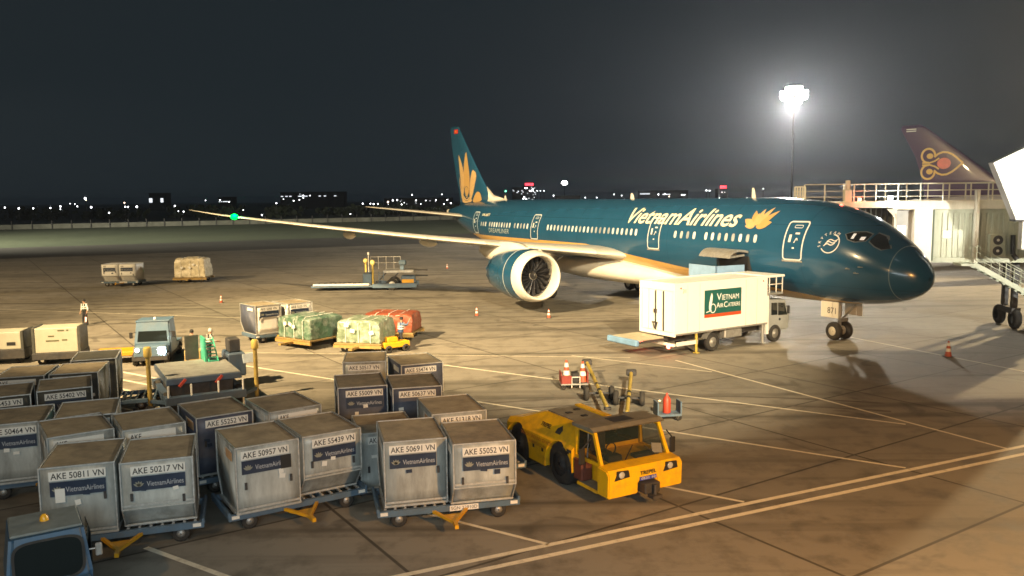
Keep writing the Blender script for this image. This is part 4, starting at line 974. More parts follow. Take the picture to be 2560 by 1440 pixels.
# dark sticker and small white paper seen on two of the front faces
o = MB().box(-.13, .13, -.003, .003, -.17, .17).build('sticker', M_BLACK, CENT['AKE 50957 VN']); o.location = (.43, -1.045, HT_-.50)
o = MB().box(-.10, .10, -.003, .003, -.16, .16).build('paper', M_PLATE, CENT['AKE 50811 VN']); o.location = (-.36, -1.035, .98)
for nm in ('AKE 55252 VN', 'AKE 50957 VN', 'AKE 51318 VN'):
    o = MB().box(-.004, .004, -.30, .30, -.11, .11).build('flank_tag', mat('orange_tag', (.62, .38, .2), rough=.6, var=.15), CENT[nm]); o.location = (-W2-.034, -.5, HT_-.26)

# containers and wrapped pallets farther out
WF = M_WHITE
A_('AKE 5055 VN', (-14.38, 46.0), 42, False, 'white-fronted container with purple-blue flank on the mid apron', skin=M_BLUEBOX, front=WF, group='containers on the mid apron')
A_('AKE 5525 VN', (-12.80, 46.95), 42, False, 'white-fronted container behind the green wrapped pallet', skin=M_STEEL, front=WF, group='containers on the mid apron')
pair('AKE 5055 VN', 'AKE 5525 VN', 'dark dolly under the purple-blue flanked container')
A_('AKE 1', (-39.2, 78.9), 2, True, 'left white container of the far pair on the left apron', skin=WF, roofm=WF, group='far white containers')
A_('AKE 2', (-37.55, 78.95), 2, True, 'right white container of the far pair on the left apron', skin=WF, roofm=WF, group='far white containers')
pair('AKE 1', 'AKE 2', 'white-edged dolly under the far pair of white containers')

def wrapped(name, label, c, ang, sx, sy, h, m, seed, z0=.55, cuts=12, amp=.06, slope=.0):
    """net- and film-wrapped freight: boxy load with bulges, sagging corners and creases"""
    t = thing(name, label, 'cargo pallet', (c[0], c[1], 0), R(ang), 'wrapped cargo pallets')
    bm = bmesh.new(); bmesh.ops.create_cube(bm, size=1); bmesh.ops.subdivide_edges(bm, edges=bm.edges, cuts=cuts, use_grid_fill=True)
    rr_ = random.Random(seed); off = Vector((rr_.uniform(0, 50), rr_.uniform(0, 50), 0))
    from mathutils import noise
    for v in bm.verts:
        p = v.co.copy(); k = p.z+.5
        rnd_ = 1-.10*max(0, k-.6)**1.0
        q = Vector((p.x*sx*rnd_, p.y*sy*rnd_, k*h - slope*k*p.y - .12*k*(abs(p.x*2)**6+abs(p.y*2)**6)*h*.6))
        n_ = noise.noise_vector(q*1.3+off)*amp*1.4 + noise.noise_vector(q*4+off)*amp*.6
        v.co = q + n_*(min(1, k*3)); v.co.z += z0
    me = bpy.data.meshes.new('load'); bm.to_mesh(me); bm.free(); me.materials.append(m); 
    for f_ in me.polygons: f_.use_smooth = rr_.random() < .5
    ld = obj('load', me, t)
    for x_ in (-.28, .02, .3):
        pts = [(x_*sx, -sy/2-.05, z0), (x_*sx, -sy/2-.06, z0+h*.82), (x_*sx*.9, -sy*.40, z0+h*.98), (x_*sx*.9, sy*.4, z0+h*1.0)]
        MB().tube(pts, .018, 6).build('strap', M_PLATE, ld)
    for k in range(3):
        o = MB().box(-.13, .13, -.004, .004, -.10, .10).build('paper_tag', M_PLATE, ld); o.location = (rr_.uniform(-.35, .4)*sx, -sy/2-.10, z0+h*rr_.uniform(.4, .8)); o.rotation_euler = (0, rr_.uniform(-.4, .4), 0)
    bs = MB().box(-sx/2-.12, sx/2+.12, -sy/2-.12, sy/2+.12, z0-.10, z0-.02, ch=.01).build('pallet_sheet', mat('pallet_brown', (.28, .19, .07), rough=.6, var=.25, dirt=(.1, .08, .05), damt=.5), t)
    fr = MB().box(-sx/2-.15, sx/2+.15, -sy/2-.15, -sy/2-.05, .28, .44).box(-sx/2-.15, sx/2+.15, sy/2+.05, sy/2+.15, .28, .44).box(-.1, .1, -sy/2-1.0, sy/2, .3, .4).build('dolly_frame', mat('dolly_ochre', (.34, .22, .06), rough=.6, var=.25, dirt=(.1, .08, .05), damt=.6), t)
    for ax in (-sx*.36, sx*.36):
        for ay in (-sy*.4, sy*.4):
            o = obj('wheel', CACHE['dwheel'], t); o.location = (ax, ay, .2)
    return t
def film(name, col, sheen=.35):
    return mat(name, col, rough=.28, var=.35, scale=3.5, dirt=(.42, .46, .41), dscale=2.0, damt=.75, bump=.8, bscale=7, spec=.6)
M_GFILM = film('green_film', (.07, .135, .09)); M_WFILM = film('clear_film', (.32, .34, .27)); M_RFILM = mat('red_cover', (.22, .055, .028), rough=.35, var=.25, scale=3, dirt=(.5, .2, .1), dscale=2, damt=.4, bump=.6, bscale=6)
wrapped('wrapped_pallet', 'green film-wrapped pallet with clear white corner, left of the two', (-11.2, 45.6), -36, 2.6, 2.4, 1.2, M_GFILM, 3)
wrapped('wrapped_pallet', 'pale green film-wrapped pallet beside the worker in the blue vest', (-7.85, 44.0), -14, 2.4, 2.2, 1.2, mat('pale_green_film', (.15, .20, .13), rough=.28, var=.35, scale=4, dirt=(.5, .52, .46), dscale=2.2, damt=.8, bump=.8, bscale=8, spec=.6), 8)
wrapped('wrapped_pallet', 'orange-red covered pallet behind the pale green wrapped pallet', (-6.9, 47.4), -10, 2.8, 2.0, 1.05, M_RFILM, 12)
wrapped('wrapped_pallet', 'cream wrapped box pallet far out on the left apron', (-32.1, 83.3), 3, 3.0, 2.4, 1.9, mat('cream_film', (.62, .56, .40), rough=.4, var=.3, scale=3, dirt=(.35, .28, .15), dscale=2, damt=.6, bump=.6, bscale=6), 21, amp=.1)
# yellow low cart at the right pallet
yc = thing('pallet_cart', 'low yellow cart end beside the worker in the blue vest', 'cart', (-6.25, 43.35, 0), R(35))
MB().box(-.75, .75, -.3, .3, .25, .55, ch=.03).build('body', M_YEL, yc); MB().box(-.5, .1, -.2, .2, .55, .8, ch=.03).build('motor_box', M_YEL, yc)
for x_ in (-.5, .5):
    for y_ in (-.3, .3): o = obj('wheel', CACHE['dwheel'], yc); o.location = (x_, y_, .2)

# ------------------------------------------------------------------ catering truck
tr = thing('catering_truck', 'white high-lift catering truck reading Vietnam Air Caterers backed beside the nose', 'truck', (8.12, 40.92, 0), R(32.5))
M_TBOX = mat('truck_white', (.80, .79, .74), rough=.38, var=.04, scale=.8, dirt=(.55, .52, .45), dscale=.8, damt=.25)
bx_ = MB().box(0.04, 6.8, 0, 2.6, 1.05, 3.65, ch=.03).build('cargo_box', M_TBOX, tr)
MB().box(-.02, 6.84, -.02, .06, 3.60, 3.70).box(-.02, 6.84, 2.54, 2.62, 3.60, 3.70).box(-.02, .06, .06, 2.54, 3.6, 3.7).build('roof_rail', M_TBOX, bx_)
MB().box(-.03, .04, -.02, .14, 1.0, 3.66).box(-.03, .04, 2.46, 2.62, 1.0, 3.66).box(-.03, .04, .14, 2.46, 3.3, 3.66).box(-.03, .04, .14, 2.46, 1.0, 1.2).build('rear_frame', M_TBOX, bx_)
for y0, y1 in ((.17, .78), (.86, 1.36), (1.44, 1.92), (1.96, 2.43)): MB().box(-.012, .02, y0, y1, 1.22, 3.28, ch=.006).build('rear_door', M_TBOX, bx_)
MB().box(-.008, .01, .78, .86, 1.22, 3.28).box(-.008, .01, 1.36, 1.44, 1.22, 3.28).build('door_seal', M_BLACK, bx_)
MB().cyl((-.05, 1.40, 1.25), (-.05, 1.40, 3.25), .02).cyl((-.05, .82, 1.25), (-.05, .82, 3.25), .02).box(-.08, -.02, 1.3, 1.5, 2.1, 2.3).bar((-.06, 1.2, 1.62), (-.06, 1.62, 1.62), .04).bar((-.06, 1.25, 1.6), (-.06, 1.36, 1.28), .04).bar((-.06, 1.57, 1.6), (-.06, 1.44, 1.28), .04).build('lock_rod', M_DARK, bx_)
sg = MB().box(2.02, 4.72, -.022, -.004, 1.80, 3.22).build('sign_panel', mat('sign_green', (.016, .10, .085), rough=.4, var=.08), bx_)
MB().box(2.02, 4.72, -.026, -.022, 1.80, 1.97).build('red_band', mat('sign_red', (.50, .07, .02), rough=.45), sg)
M_SW = mat('sign_white', (.85, .85, .80), rough=.4, var=.02)
flat_text('lettering', 'V', .34, .36, sg, M_SW, (3.06, -.028, 2.83), FRONT); flat_text('lettering', 'IETNAM', 1.24, .27, sg, M_SW, (3.90, -.028, 2.785), FRONT)
flat_text('lettering', 'A', .25, .27, sg, M_SW, (3.0, -.028, 2.40), FRONT); flat_text('lettering', 'IR', .22, .21, sg, M_SW, (3.26, -.028, 2.37), FRONT)
flat_text('lettering', 'C', .26, .29, sg, M_SW, (3.55, -.028, 2.40), FRONT); flat_text('lettering', 'ATERERS', .90, .21, sg, M_SW, (4.17, -.028, 2.37), FRONT)
em = MB(); vs = []; fs = []
for i in range(33):
    a = 2*math.pi*i/32; vs += [(2.62+.17*math.cos(a), -.028, 2.26+.20*math.sin(a)), (2.62+.215*math.cos(a), -.028, 2.26+.245*math.sin(a))]
em.add(vs, [(2*i, 2*i+2, 2*i+3, 2*i+1) for i in range(32)])
fe = soften([(2.52, 3.08), (2.60, 2.92), (2.56, 2.62), (2.50, 2.40), (2.48, 2.12), (2.38, 2.10), (2.32, 2.3), (2.36, 2.62), (2.44, 2.9)], 1)
em.add([(x_, -.029, z_) for x_, z_ in fe], [list(range(len(fe)))]); em.add([(2.14, -.029, 2.10), (2.52, -.029, 2.18), (2.52, -.029, 2.14), (2.14, -.029, 2.06)], [(0, 1, 2, 3)])
em.build('emblem', M_SW, sg, fix=False)
flat_text('fleet_number', '31', .22, .20, bx_, M_BLACK, (.62, -.004, 3.28), FRONT)
for x_ in (.3, 6.35): MB().prism([(x_, 3.42), (x_+.16, 3.38), (x_+.1, 3.5)], 'y', -.006, -.002).build('red_mark', mat('mark_red', (.6, .06, .04)), bx_)
ch_ = MB().box(.2, 8.3, .75, 1.0, .62, .95).box(.2, 8.3, 1.6, 1.85, .62, .95).box(1.2, 6.4, .5, 2.1, .8, 1.02).build('chassis', M_DARK, tr)
MB().box(3.7, 5.0, .12, .75, .55, 1.0, ch=.05).build('tank', M_STEEL, tr)
for x_ in (2.75, 7.55):
    for y_ in (.18, 2.42):
        wh = MB().lathe([(-.14, .28), (-.15, .40), (-.1, .47), (.1, .47), (.15, .40), (.14, .28)], 'y', (x_, y_, .47), 26).build('wheel', M_RUB, tr)
        MB().lathe([(-.15, .03), (-.12, .12), (-.05, .16), (-.11, .27), (.11, .27), (.05, .16), (.12, .12), (.15, .03)], 'y', (x_, y_, .47), 20).build('rim', M_STEEL, wh)
    if x_ < 5:
        pts = [(x_+.56*math.cos(R(a)), .5+.56*math.sin(R(a))) for a in range(10, 175, 15)]; vs = []
        for x1, z1 in pts: vs += [(x1, .0, z1), (x1, .4, z1)]
        MB().add(vs, [(2*i, 2*i+2, 2*i+3, 2*i+1) for i in range(len(pts)-1)]).build('mudguard', M_STEEL, tr, fix=False)
MB().box(-.05, .12, .05, 2.55, .50, .64, ch=.02).build('rear_bumper', M_PLATE, tr)
MB().box(.15, 1.6, -.0, .05, .52, .72).build('side_guard', M_PLATE, tr)
E_TAIL = emis('tail_lamp', (1.0, .06, .04), 22)
for y_ in (.28, 2.32): MB().lathe([(-.10, .001), (-.10, .08), (-.05, .10), (-.02, .10)], 'x', (-.12, y_, .50), 14).build('tail_light', E_TAIL, tr)
for k in range(1, 8):
    x_ = .85*k
    if not 1.9 < x_ < 4.8: MB().box(x_-.012, x_+.012, -.006, .0, 1.12, 3.58).build('panel_seam', mat('seam_pale', (.5, .49, .45)), bx_)
MB().box(.06, 6.78, -.02, .0, 1.07, 1.15).build('rub_rail', M_STEEL, bx_)
st_ = MB().box(1.45, 1.62, -.12, .2, 0.03, .08).cyl((1.53, .05, .05), (1.53, .05, 1.05), .07).build('stabiliser_leg', mat('hazard_yellow', (.45, .34, .06), rough=.6, var=.3), tr)
MB().cyl((6.5, .05, .05), (6.5, .05, 1.05), .07).box(6.4, 6.6, -.1, .2, .02, .07).build('stabiliser_leg', M_STEEL, tr)
lf = MB().box(-1.75, -.06, .75, 2.75, .86, .93, ch=.01).build('tail_lift_deck', mat('lift_deck', (.38, .34, .24), rough=.7, var=.2), tr)
MB().box(-1.98, -1.75, .65, 2.95, .62, .93, ch=.05).build('tail_lift_edge', mat('lift_blue', (.16, .30, .48), rough=.45, var=.12, dirt=(.1, .12, .14), damt=.4), lf)
MB().bar((-1.8, .9, .75), (.2, .9, .78), .1).bar((-1.8, 2.4, .7), (.2, 2.2, .75), .1).build('lift_arm', M_DARK, lf)
M_CAB = mat('cab_shade_grey', (.30, .32, .32), rough=.4, var=.08, dirt=(.2, .2, .18), damt=.4)  # darker than the white box: shade on the cab put into its colour
cab = MB().prism([(7.0, .6), (8.75, .6), (8.78, 1.35), (8.45, 2.28), (7.05, 2.35)], 'y', .12, 2.48).build('cab', M_CAB, tr); bevel_obj(cab, .06, 2)
MB().prism([(7.25, 1.5), (7.75, 1.48), (7.72, 2.15), (7.25, 2.18)], 'y', .104, .116).prism([(7.82, 1.45), (8.55, 1.42), (8.33, 2.1), (7.80, 2.15)], 'y', .104, .116).build('side_window', M_GLASS, cab)
MB().add([(8.80, .25, 1.42), (8.80, 2.35, 1.42), (8.50, 2.3, 2.22), (8.50, .3, 2.22)], [(0, 1, 2, 3)]).build('windscreen', M_GLASS, cab)
MB().lathe([(-.02, .001), (-.02, .07), (.02, .07)], 'y', (7.95, .11, 1.22), 12).build('door_vent', M_BLACK, cab)
MB().box(8.5, 8.6, -.05, .08, 1.5, 1.95, ch=.02).cyl((8.45, .1, 1.9), (8.55, 0, 1.9), .02).build('mirror', M_BLACK, cab)
fp = MB().box(6.84, 8.05, .0, 2.6, 2.62, 2.74, ch=.01).build('front_platform', M_STEEL, tr)
mb = MB()
for x_ in (6.95, 7.5, 8.0):
    for y_ in (.03, 2.57): mb.cyl((x_, y_, 2.74), (x_, y_, 3.6), .028)
mb.cyl((6.9, .03, 3.2), (8.0, .03, 3.2), .022).cyl((6.9, 2.57, 3.2), (8.0, 2.57, 3.2), .022).build('railing', M_WHITE, fp)
MB().box(6.84, 8.15, -.02, 2.62, 3.58, 3.70, ch=.02).build('canopy', M_TBOX, fp)
MB().box(6.75, 6.95, .02, .14, .5, 2.6).build('lift_post', M_WHITE, tr)

# pale blue cargo loader at the forward hold, mostly behind the truck
ld = thing('hold_loader', 'pale blue loader bulkhead at the open forward hold, above the truck roof', 'cargo loader', (0, 0, 0))
pa = plane.matrix_basis.copy() if False else (Matrix.Translation((20.63, 40.66, 0)) @ Matrix.Rotation(TH, 4, 'Z'))
ld.matrix_world = pa
MB().box(9.3, 12.2, 3.2, 6.3, 2.55, 2.72, ch=.02).build('deck', M_STEEL, ld)
MB().box(9.5, 9.58, 3.3, 5.4, 2.74, 4.05).box(9.5, 11.9, 5.32, 5.4, 2.74, 4.05).build('bulkhead', mat('loader_blue', (.22, .36, .56), rough=.5, var=.12), ld)
for s, y in ((9.5, 3.6), (12.0, 3.6), (9.5, 6.0), (12.0, 6.0)): MB().box(s-.1, s+.1, y-.1, y+.1, 0, 2.55).build('lift_leg', M_DARK, ld)
MB().box(9.4, 12.1, 5.2, 6.2, .25, .7).build('chassis', M_GSEBLUE, ld)

# ------------------------------------------------------------------ yellow aircraft tractor
tg = thing('aircraft_tractor', 'yellow aircraft push tractor with low cab and dark windscreen, facing the viewer', 'tractor', (2.40, 20.36, 0), R(29))
M_TYEL = mat('tractor_yellow', (.80, .46, .008), rough=.32, var=.07, scale=1.2, dirt=(.30, .17, .04), dscale=2.0, damt=.6, spec=.4)
M_TGREY = mat('tractor_deck_grey', (.20, .185, .14), rough=.75, var=.2, scale=3, dirt=(.11, .10, .08), damt=.5)
WT = 2.42
def sect(y, zs, zt, inx, zb=.36): return [(0, y, zb), (0, y, zs), (inx, y, zt), (WT-inx, y, zt), (WT, y, zs), (WT, y, zb)]
body = MB().loft([sect(1.72, 1.18, 1.72, .55), sect(3.0, 1.18, 1.72, .58), sect(3.95, 1.18, 1.70, .58), sect(4.75, 1.16, 1.40, .22), sect(5.35, 1.16, 1.30, .12, .62)], smooth=False).build('rear_body', M_TYEL, tg, merge=True)
cut = []
for y_ in (2.42, 4.72):
    for x0, x1 in ((-.1, .62), (WT-.62, WT+.1)):
        cut.append(MB().cyl((x0, y_, .55), (x1, y_, .55), .70, n=28).build('cutter', M_BLACK)); cut.append(MB().box(x0, x1, y_-.70, y_+.70, .2, .55).build('cutter', M_BLACK))
boolean_cut(body, cut)
MB().prism([(.62, 1.80), (WT-.62, 1.80), (WT-.62, 3.92), (.62, 3.92)], 'z', 1.715, 1.745).build('hood_deck', M_TGREY, tg)
MB().box(1.55, 1.75, 2.3, 3.9, 1.75, 1.80).build('hood_rail', M_TYEL, tg)
for x_, y_ in ((.9, 2.3), (1.15, 2.8), (.95, 3.3), (1.3, 2.2), (1.35, 3.5)): MB().box(x_-.09, x_+.09, y_-.07, y_+.07, 1.745, 1.765).build('vent', M_BLACK, tg)
for y_ in (2.42, 4.72):
    for x_ in (.26, WT-.26):
        wh = MB().lathe([(-.20, .34), (-.22, .50), (-.16, .59), (-.06, .615), (.06, .615), (.16, .59), (.22, .50), (.20, .34)], 'x', (x_, y_, .615), 30).build('wheel', M_RUB, tg)
        MB().lathe([(-.21, .04), (-.17, .16), (-.10, .22), (-.19, .34), (.19, .34), (.10, .22), (.17, .16), (.21, .04)], 'x', (x_, y_, .615), 22).build('rim', M_DARK, wh)
# cab section: nose block, floor and step, pillars, roof, glazing
nose = MB().prism([(0.02, .34), (.55, .30), (.62, 1.10), (.10, 1.06)], 'x', .0, WT)
nb = MB().add([(0, .02, .34), (WT, .02, .34), (WT, .0, .95), (0, .0, .95), (0, .10, 1.06), (WT, .10, 1.06), (0, .52, 1.10), (WT, .52, 1.10), (0, .52, .34), (WT, .52, .34)], [(0, 1, 2, 3), (3, 2, 5, 4), (4, 5, 7, 6), (6, 7, 9, 8), (8, 9, 1, 0), (0, 3, 4, 6, 8), (1, 9, 7, 5, 2)]).build('nose_panel', M_TYEL, tg)
boolean_cut(nb, [MB().box(.95, 1.55, -.2, .28, .2, .66).build('cutter', M_BLACK)]); bevel_obj(nb, .03, 2, 50)
lb = MB().box(.42, WT-.0, .52, 1.72, .36, 1.06).build('lower_cab', M_TYEL, tg)
stp = MB().box(.0, .42, .52, 1.45, .34, .42).build('step', M_TYEL, tg)
MB().box(.03, .40, .55, 1.42, .42, .43).build('tread', M_TGREY, stp)
MB().box(.04, .40, 1.28, 1.70, .42, 1.02, ch=.04).build('seat_box', mat('maroon_box', (.12, .035, .02), rough=.7, var=.3), tg)
for p, q in [((.12, .50, 1.08), (.16, .86, 1.86)), ((WT-.12, .50, 1.08), (WT-.16, .86, 1.86)), ((.12, 1.66, 1.0), (.16, 1.66, 1.86)), ((WT-.12, 1.66, 1.0), (WT-.16, 1.66, 1.86)), ((.12, .50, 1.08), (.12, 1.66, 1.06)), ((WT-.12, .5, 1.08), (WT-.12, 1.66, 1.06)), ((.16, .86, 1.85), (.16, 1.66, 1.85)), ((WT-.16, .86, 1.85), (WT-.16, 1.66, 1.85))]: MB().bar(p, q, .09).build('cab_pillar', M_TYEL, tg)
MB().box(.06, .10, .58, 1.60, .44, 1.05, ch=.01).build('cab_door', M_TYEL, tg) if False else None
rf = MB().prism([(.80, 1.88), (1.75, 1.88), (1.75, 1.97), (.9, 1.99), (.72, 1.93)], 'x', .04, WT-.04).build('cab_roof', M_TGREY, tg)
MB().box(.95, 1.6, 1.05, 1.5, 1.985, 2.0).build('roof_hatch', M_DARK, rf)
def pane_mat(name, tint, op):
    m = bpy.data.materials.new(name); nt, b = nodes_of(m); b.inputs['Base Color'].default_value = (*tint, 1); b.inputs['Roughness'].default_value = .05; b.inputs['Alpha'].default_value = op
    n = nt.nodes.new('ShaderNodeTexNoise'); n.inputs['Scale'].default_value = 3; r_ = nt.nodes.new('ShaderNodeMapRange'); r_.inputs[3].default_value = op-.12; r_.inputs[4].default_value = op+.12
    nt.links.new(n.outputs[0], r_.inputs[0]); nt.links.new(r_.outputs[0], b.inputs['Alpha']); return m
M_PANE = pane_mat('dusty_cab_glass', (.02, .03, .024), .5)
MB().add([(.18, .515, 1.10), (WT-.18, .515, 1.10), (WT-.22, .845, 1.85), (.22, .845, 1.85)], [(0, 1, 2, 3)]).build('windscreen', M_PANE, tg)
sw = MB().add([(.115, .62, 1.14), (.115, 1.58, 1.12), (.155, 1.60, 1.80), (.155, .90, 1.80)], [(0, 1, 2, 3)]).build('side_window', M_PANE, tg)
MB().bar((.11, 1.12, 1.13), (.15, 1.12, 1.8), .03).build('window_post', M_STEEL, sw)
MB().add([(WT-.115, .62, 1.14), (WT-.115, 1.58, 1.12), (WT-.155, 1.60, 1.80), (WT-.155, .90, 1.80)], [(3, 2, 1, 0)]).build('side_window', M_PANE, tg)
MB().box(.5, 1.0, 1.15, 1.55, .9, 1.15, ch=.05).box(.5, 1.0, 1.5, 1.62, 1.1, 1.62, ch=.05).build('driver_seat', M_DARK, tg)
MB().bar((.9, .50, 1.12), (1.25, .66, 1.42), .02).build('wiper', M_BLACK, tg); MB().bar((1.9, .50, 1.12), (1.6, .62, 1.36), .02).build('wiper', M_BLACK, tg)
MB().add([(.2, 1.66, 1.2), (WT-.2, 1.66, 1.2), (WT-.2, 1.66, 1.82), (.2, 1.66, 1.82)], [(0, 1, 2, 3)]).build('rear_window', M_GLASS, tg)
MB().box(.45, .9, .62, .9, 1.06, 1.22, ch=.03).box(1.3, 2.1, .60, .8, 1.06, 1.16).build('dashboard', M_DARK, tg)
MB().lathe([(-.015, .17), (.015, .17), (.015, .145), (-.015, .145), (-.015, .17)], 'y', (.75, .95, 1.32), 18).build('steering_wheel', M_BLACK, tg)
o = MB().box(-.17, .17, -.005, .005, -.13, .13).build('paper', M_PLATE, tg); o.location = (2.02, .60, 1.24); o.rotation_euler = (R(-25), R(10), 0)
hx = []
for x_ in (.42, WT-.42):
    h = MB().prism([(x_-.24, .80), (x_+.24, .84), (x_+.20, 1.02), (x_-.14, 1.04)], 'y', -.016, .02).build('headlight_housing', M_BLACK, tg)
    MB().lathe([(-.03, .001), (-.03, .07), (-.015, .09), (.0, .09)], 'y', (x_-.02, -.012, .93), 16).build('headlight', mat('lamp_glass', (.55, .56, .52), rough=.1, metal=.3), h)
for x_, y_ in ((-.16, .98), (WT+.16, .62)):
    mr_ = MB().box(x_-.10, x_+.10, y_-.03, y_+.03, 1.02, 1.46, ch=.03).build('mirror', M_BLACK, tg)
    MB().cyl((x_, y_, 1.44), (.1 if x_ < 0 else WT-.1, y_-.05, 1.7), .018).build('mirror_arm', M_BLACK, mr_)
flat_text('lettering', 'TREPEL', .52, .10, tg, M_BLACK, (1.25, -.018, .88), FRONT, bold=.03)
bp_ = MB().box(.98, 1.52, -.022, -.010, .68, .78).build('number_plate', mat('plate_blue', (.05, .07, .35), rough=.5), tg); flat_text('number', '0531 10', .46, .065, bp_, M_PLATE, (1.25, -.025, .73), FRONT)
ht = MB().box(1.0, 1.5, -.22, .2, .36, .64, ch=.03).cyl((1.25, -.3, .2), (1.25, -.3, .62), .05).box(1.1, 1.4, -.42, -.18, .28, .36).build('tow_hitch', M_DARK, tg)
SIDE = (R(90), 0, R(-90))
for s_, wd, hh, yy, zz, m_ in (('SAIGON GROUND SERVICES', 1.75, .11, 3.60, 1.07, M_RED), ('WWW.SAGS.VN', .95, .10, 3.55, .90, M_RED)):
    flat_text('lettering', s_, wd, hh, tg, mat('faded_red', (.45, .14, .02)), (-.006, yy, zz), SIDE, bold=.01)
o = flat_text('lettering', 'TREPEL', .55, .13, tg, M_BLACK, (.30, 3.45, 1.49), SIDE, bold=.03); o.rotation_euler = (R(90-44), 0, R(-90)); o.location = (.262, 3.45, 1.445)
o = MB().prism([(-.13, -.1), (.13, -.1), (.13, .05), (0, .17), (-.13, .05)], 'x', -.004, .004).build('warning_sign', M_DARK, tg); o.location = (.262, 2.75, 1.44); o.rotation_euler = (0, R(44), 0)
for y_, z_ in ((3.75, .80), (3.25, .80)): MB().box(-.008, 0, y_-.05, y_+.05, z_-.05, z_+.05).build('latch', M_BLACK, tg)
MB().box(-.008, 0, 1.85, 2.15, 1.04, 1.10).box(-.008, 0, 1.9, 2.1, .98, 1.02).build('data_plate', M_BLACK, tg)
MB().box(-.012, .0, 1.74, 1.95, 1.10, 1.17).build('grab_slot', M_DARK, tg)

# ------------------------------------------------------------------ blue tug, lower left
bt = thing('baggage_tug', 'dark blue baggage tug cab at the lower left corner, towing the AKE 50811 dolly', 'tug', (-9.28, 14.42, 0), R(33))
M_TUGB = mat('tug_blue', (.035, .085, .15), rough=.4, var=.12, dirt=(.10, .10, .09), dscale=2, damt=.5)
cb = MB().loft([[(0.02, .0, .55), (1.42, .0, .55), (1.42, 1.5, .55), (0.02, 1.5, .55)], [(.0, .0, 1.0), (1.44, .0, 1.0), (1.44, 1.5, 1.0), (0, 1.5, 1.0)], [(.10, .16, 1.84), (1.34, .16, 1.84), (1.34, 1.40, 1.84), (.1, 1.40, 1.84)]], smooth=False).build('cab', M_TUGB, bt)
bevel_obj(cb, .09, 3, 30)
def on_front(u, v): return (u, .16*(v-1.0)/.84-.012 if v > 1 else -.012, v)
pts = rrect(.16, 1.28, 1.02, 1.72, .10, 4)
MB().add([on_front(*p) for p in pts], [list(range(len(pts)))[::-1]]).build('windscreen', M_GLASS, cb, fix=False)
vs = []
pin = rrect(.12, 1.32, .98, 1.76, .12, 4); npt = min(len(pin), len(pts))
for i in range(0, 60):
    a = 2*math.pi*i/60
    sx = lambda k: math.copysign(abs(math.cos(a))**.45, math.cos(a))*k; sz = lambda k: math.copysign(abs(math.sin(a))**.45, math.sin(a))*k
    for k1, k2, d in ((.555, .355, 0), (.605, .40, .01)):
        p = on_front(.72+sx(k1), 1.37+sz(k2)); vs.append((p[0], p[1]-.012-d*0, p[2]))
MB().add(vs, [(2*i, 2*((i+1) % 60), 2*((i+1) % 60)+1, 2*i+1) for i in range(60)]).build('window_seal', M_RUB, cb, fix=False)
MB().box(.12, 1.32, .2, 1.38, 1.845, 1.90, ch=.03).build('roof', mat('tug_roof', (.16, .19, .19), rough=.6, var=.2), cb)
MB().box(1.445, 1.46, .25, 1.2, 1.02, 1.68).build('side_window', M_GLASS, cb)
MB().box(.05, 1.39, -1.3, .02, .45, .98, ch=.05).build('hood', M_TUGB, bt)
MB().box(-.02, 1.46, -1.35, 1.55, .30, .50, ch=.03).build('chassis', M_DARK, bt)
for x_, y_ in ((.14, -.85), (1.30, -.85), (.14, 1.05), (1.30, 1.05)):
    wh = MB().lathe([(-.11, .2), (-.12, .32), (-.06, .36), (.06, .36), (.12, .32), (.11, .2)], 'x', (x_, y_, .36), 22).build('wheel', M_RUB, bt); MB().lathe([(-.1, .03), (-.06, .2), (.06, .2), (.1, .03)], 'x', (x_, y_, .36), 14).build('rim', M_STEEL, wh)
MB().box(1.5, 1.62, .05, .12, 1.25, 1.5, ch=.02).cyl((1.4, .1, 1.4), (1.55, .08, 1.4), .015).build('mirror', M_STEEL, bt)
MB().lathe([(0, .08), (.08, .07), (.13, .02)], 'z', (.72, .8, 1.90), 12).build('beacon', M_YEL, cb)
MB().bar((.7, 1.5, .4), (.75, 2.4, .33), .08).build('tow_coupling', M_DARK, bt)

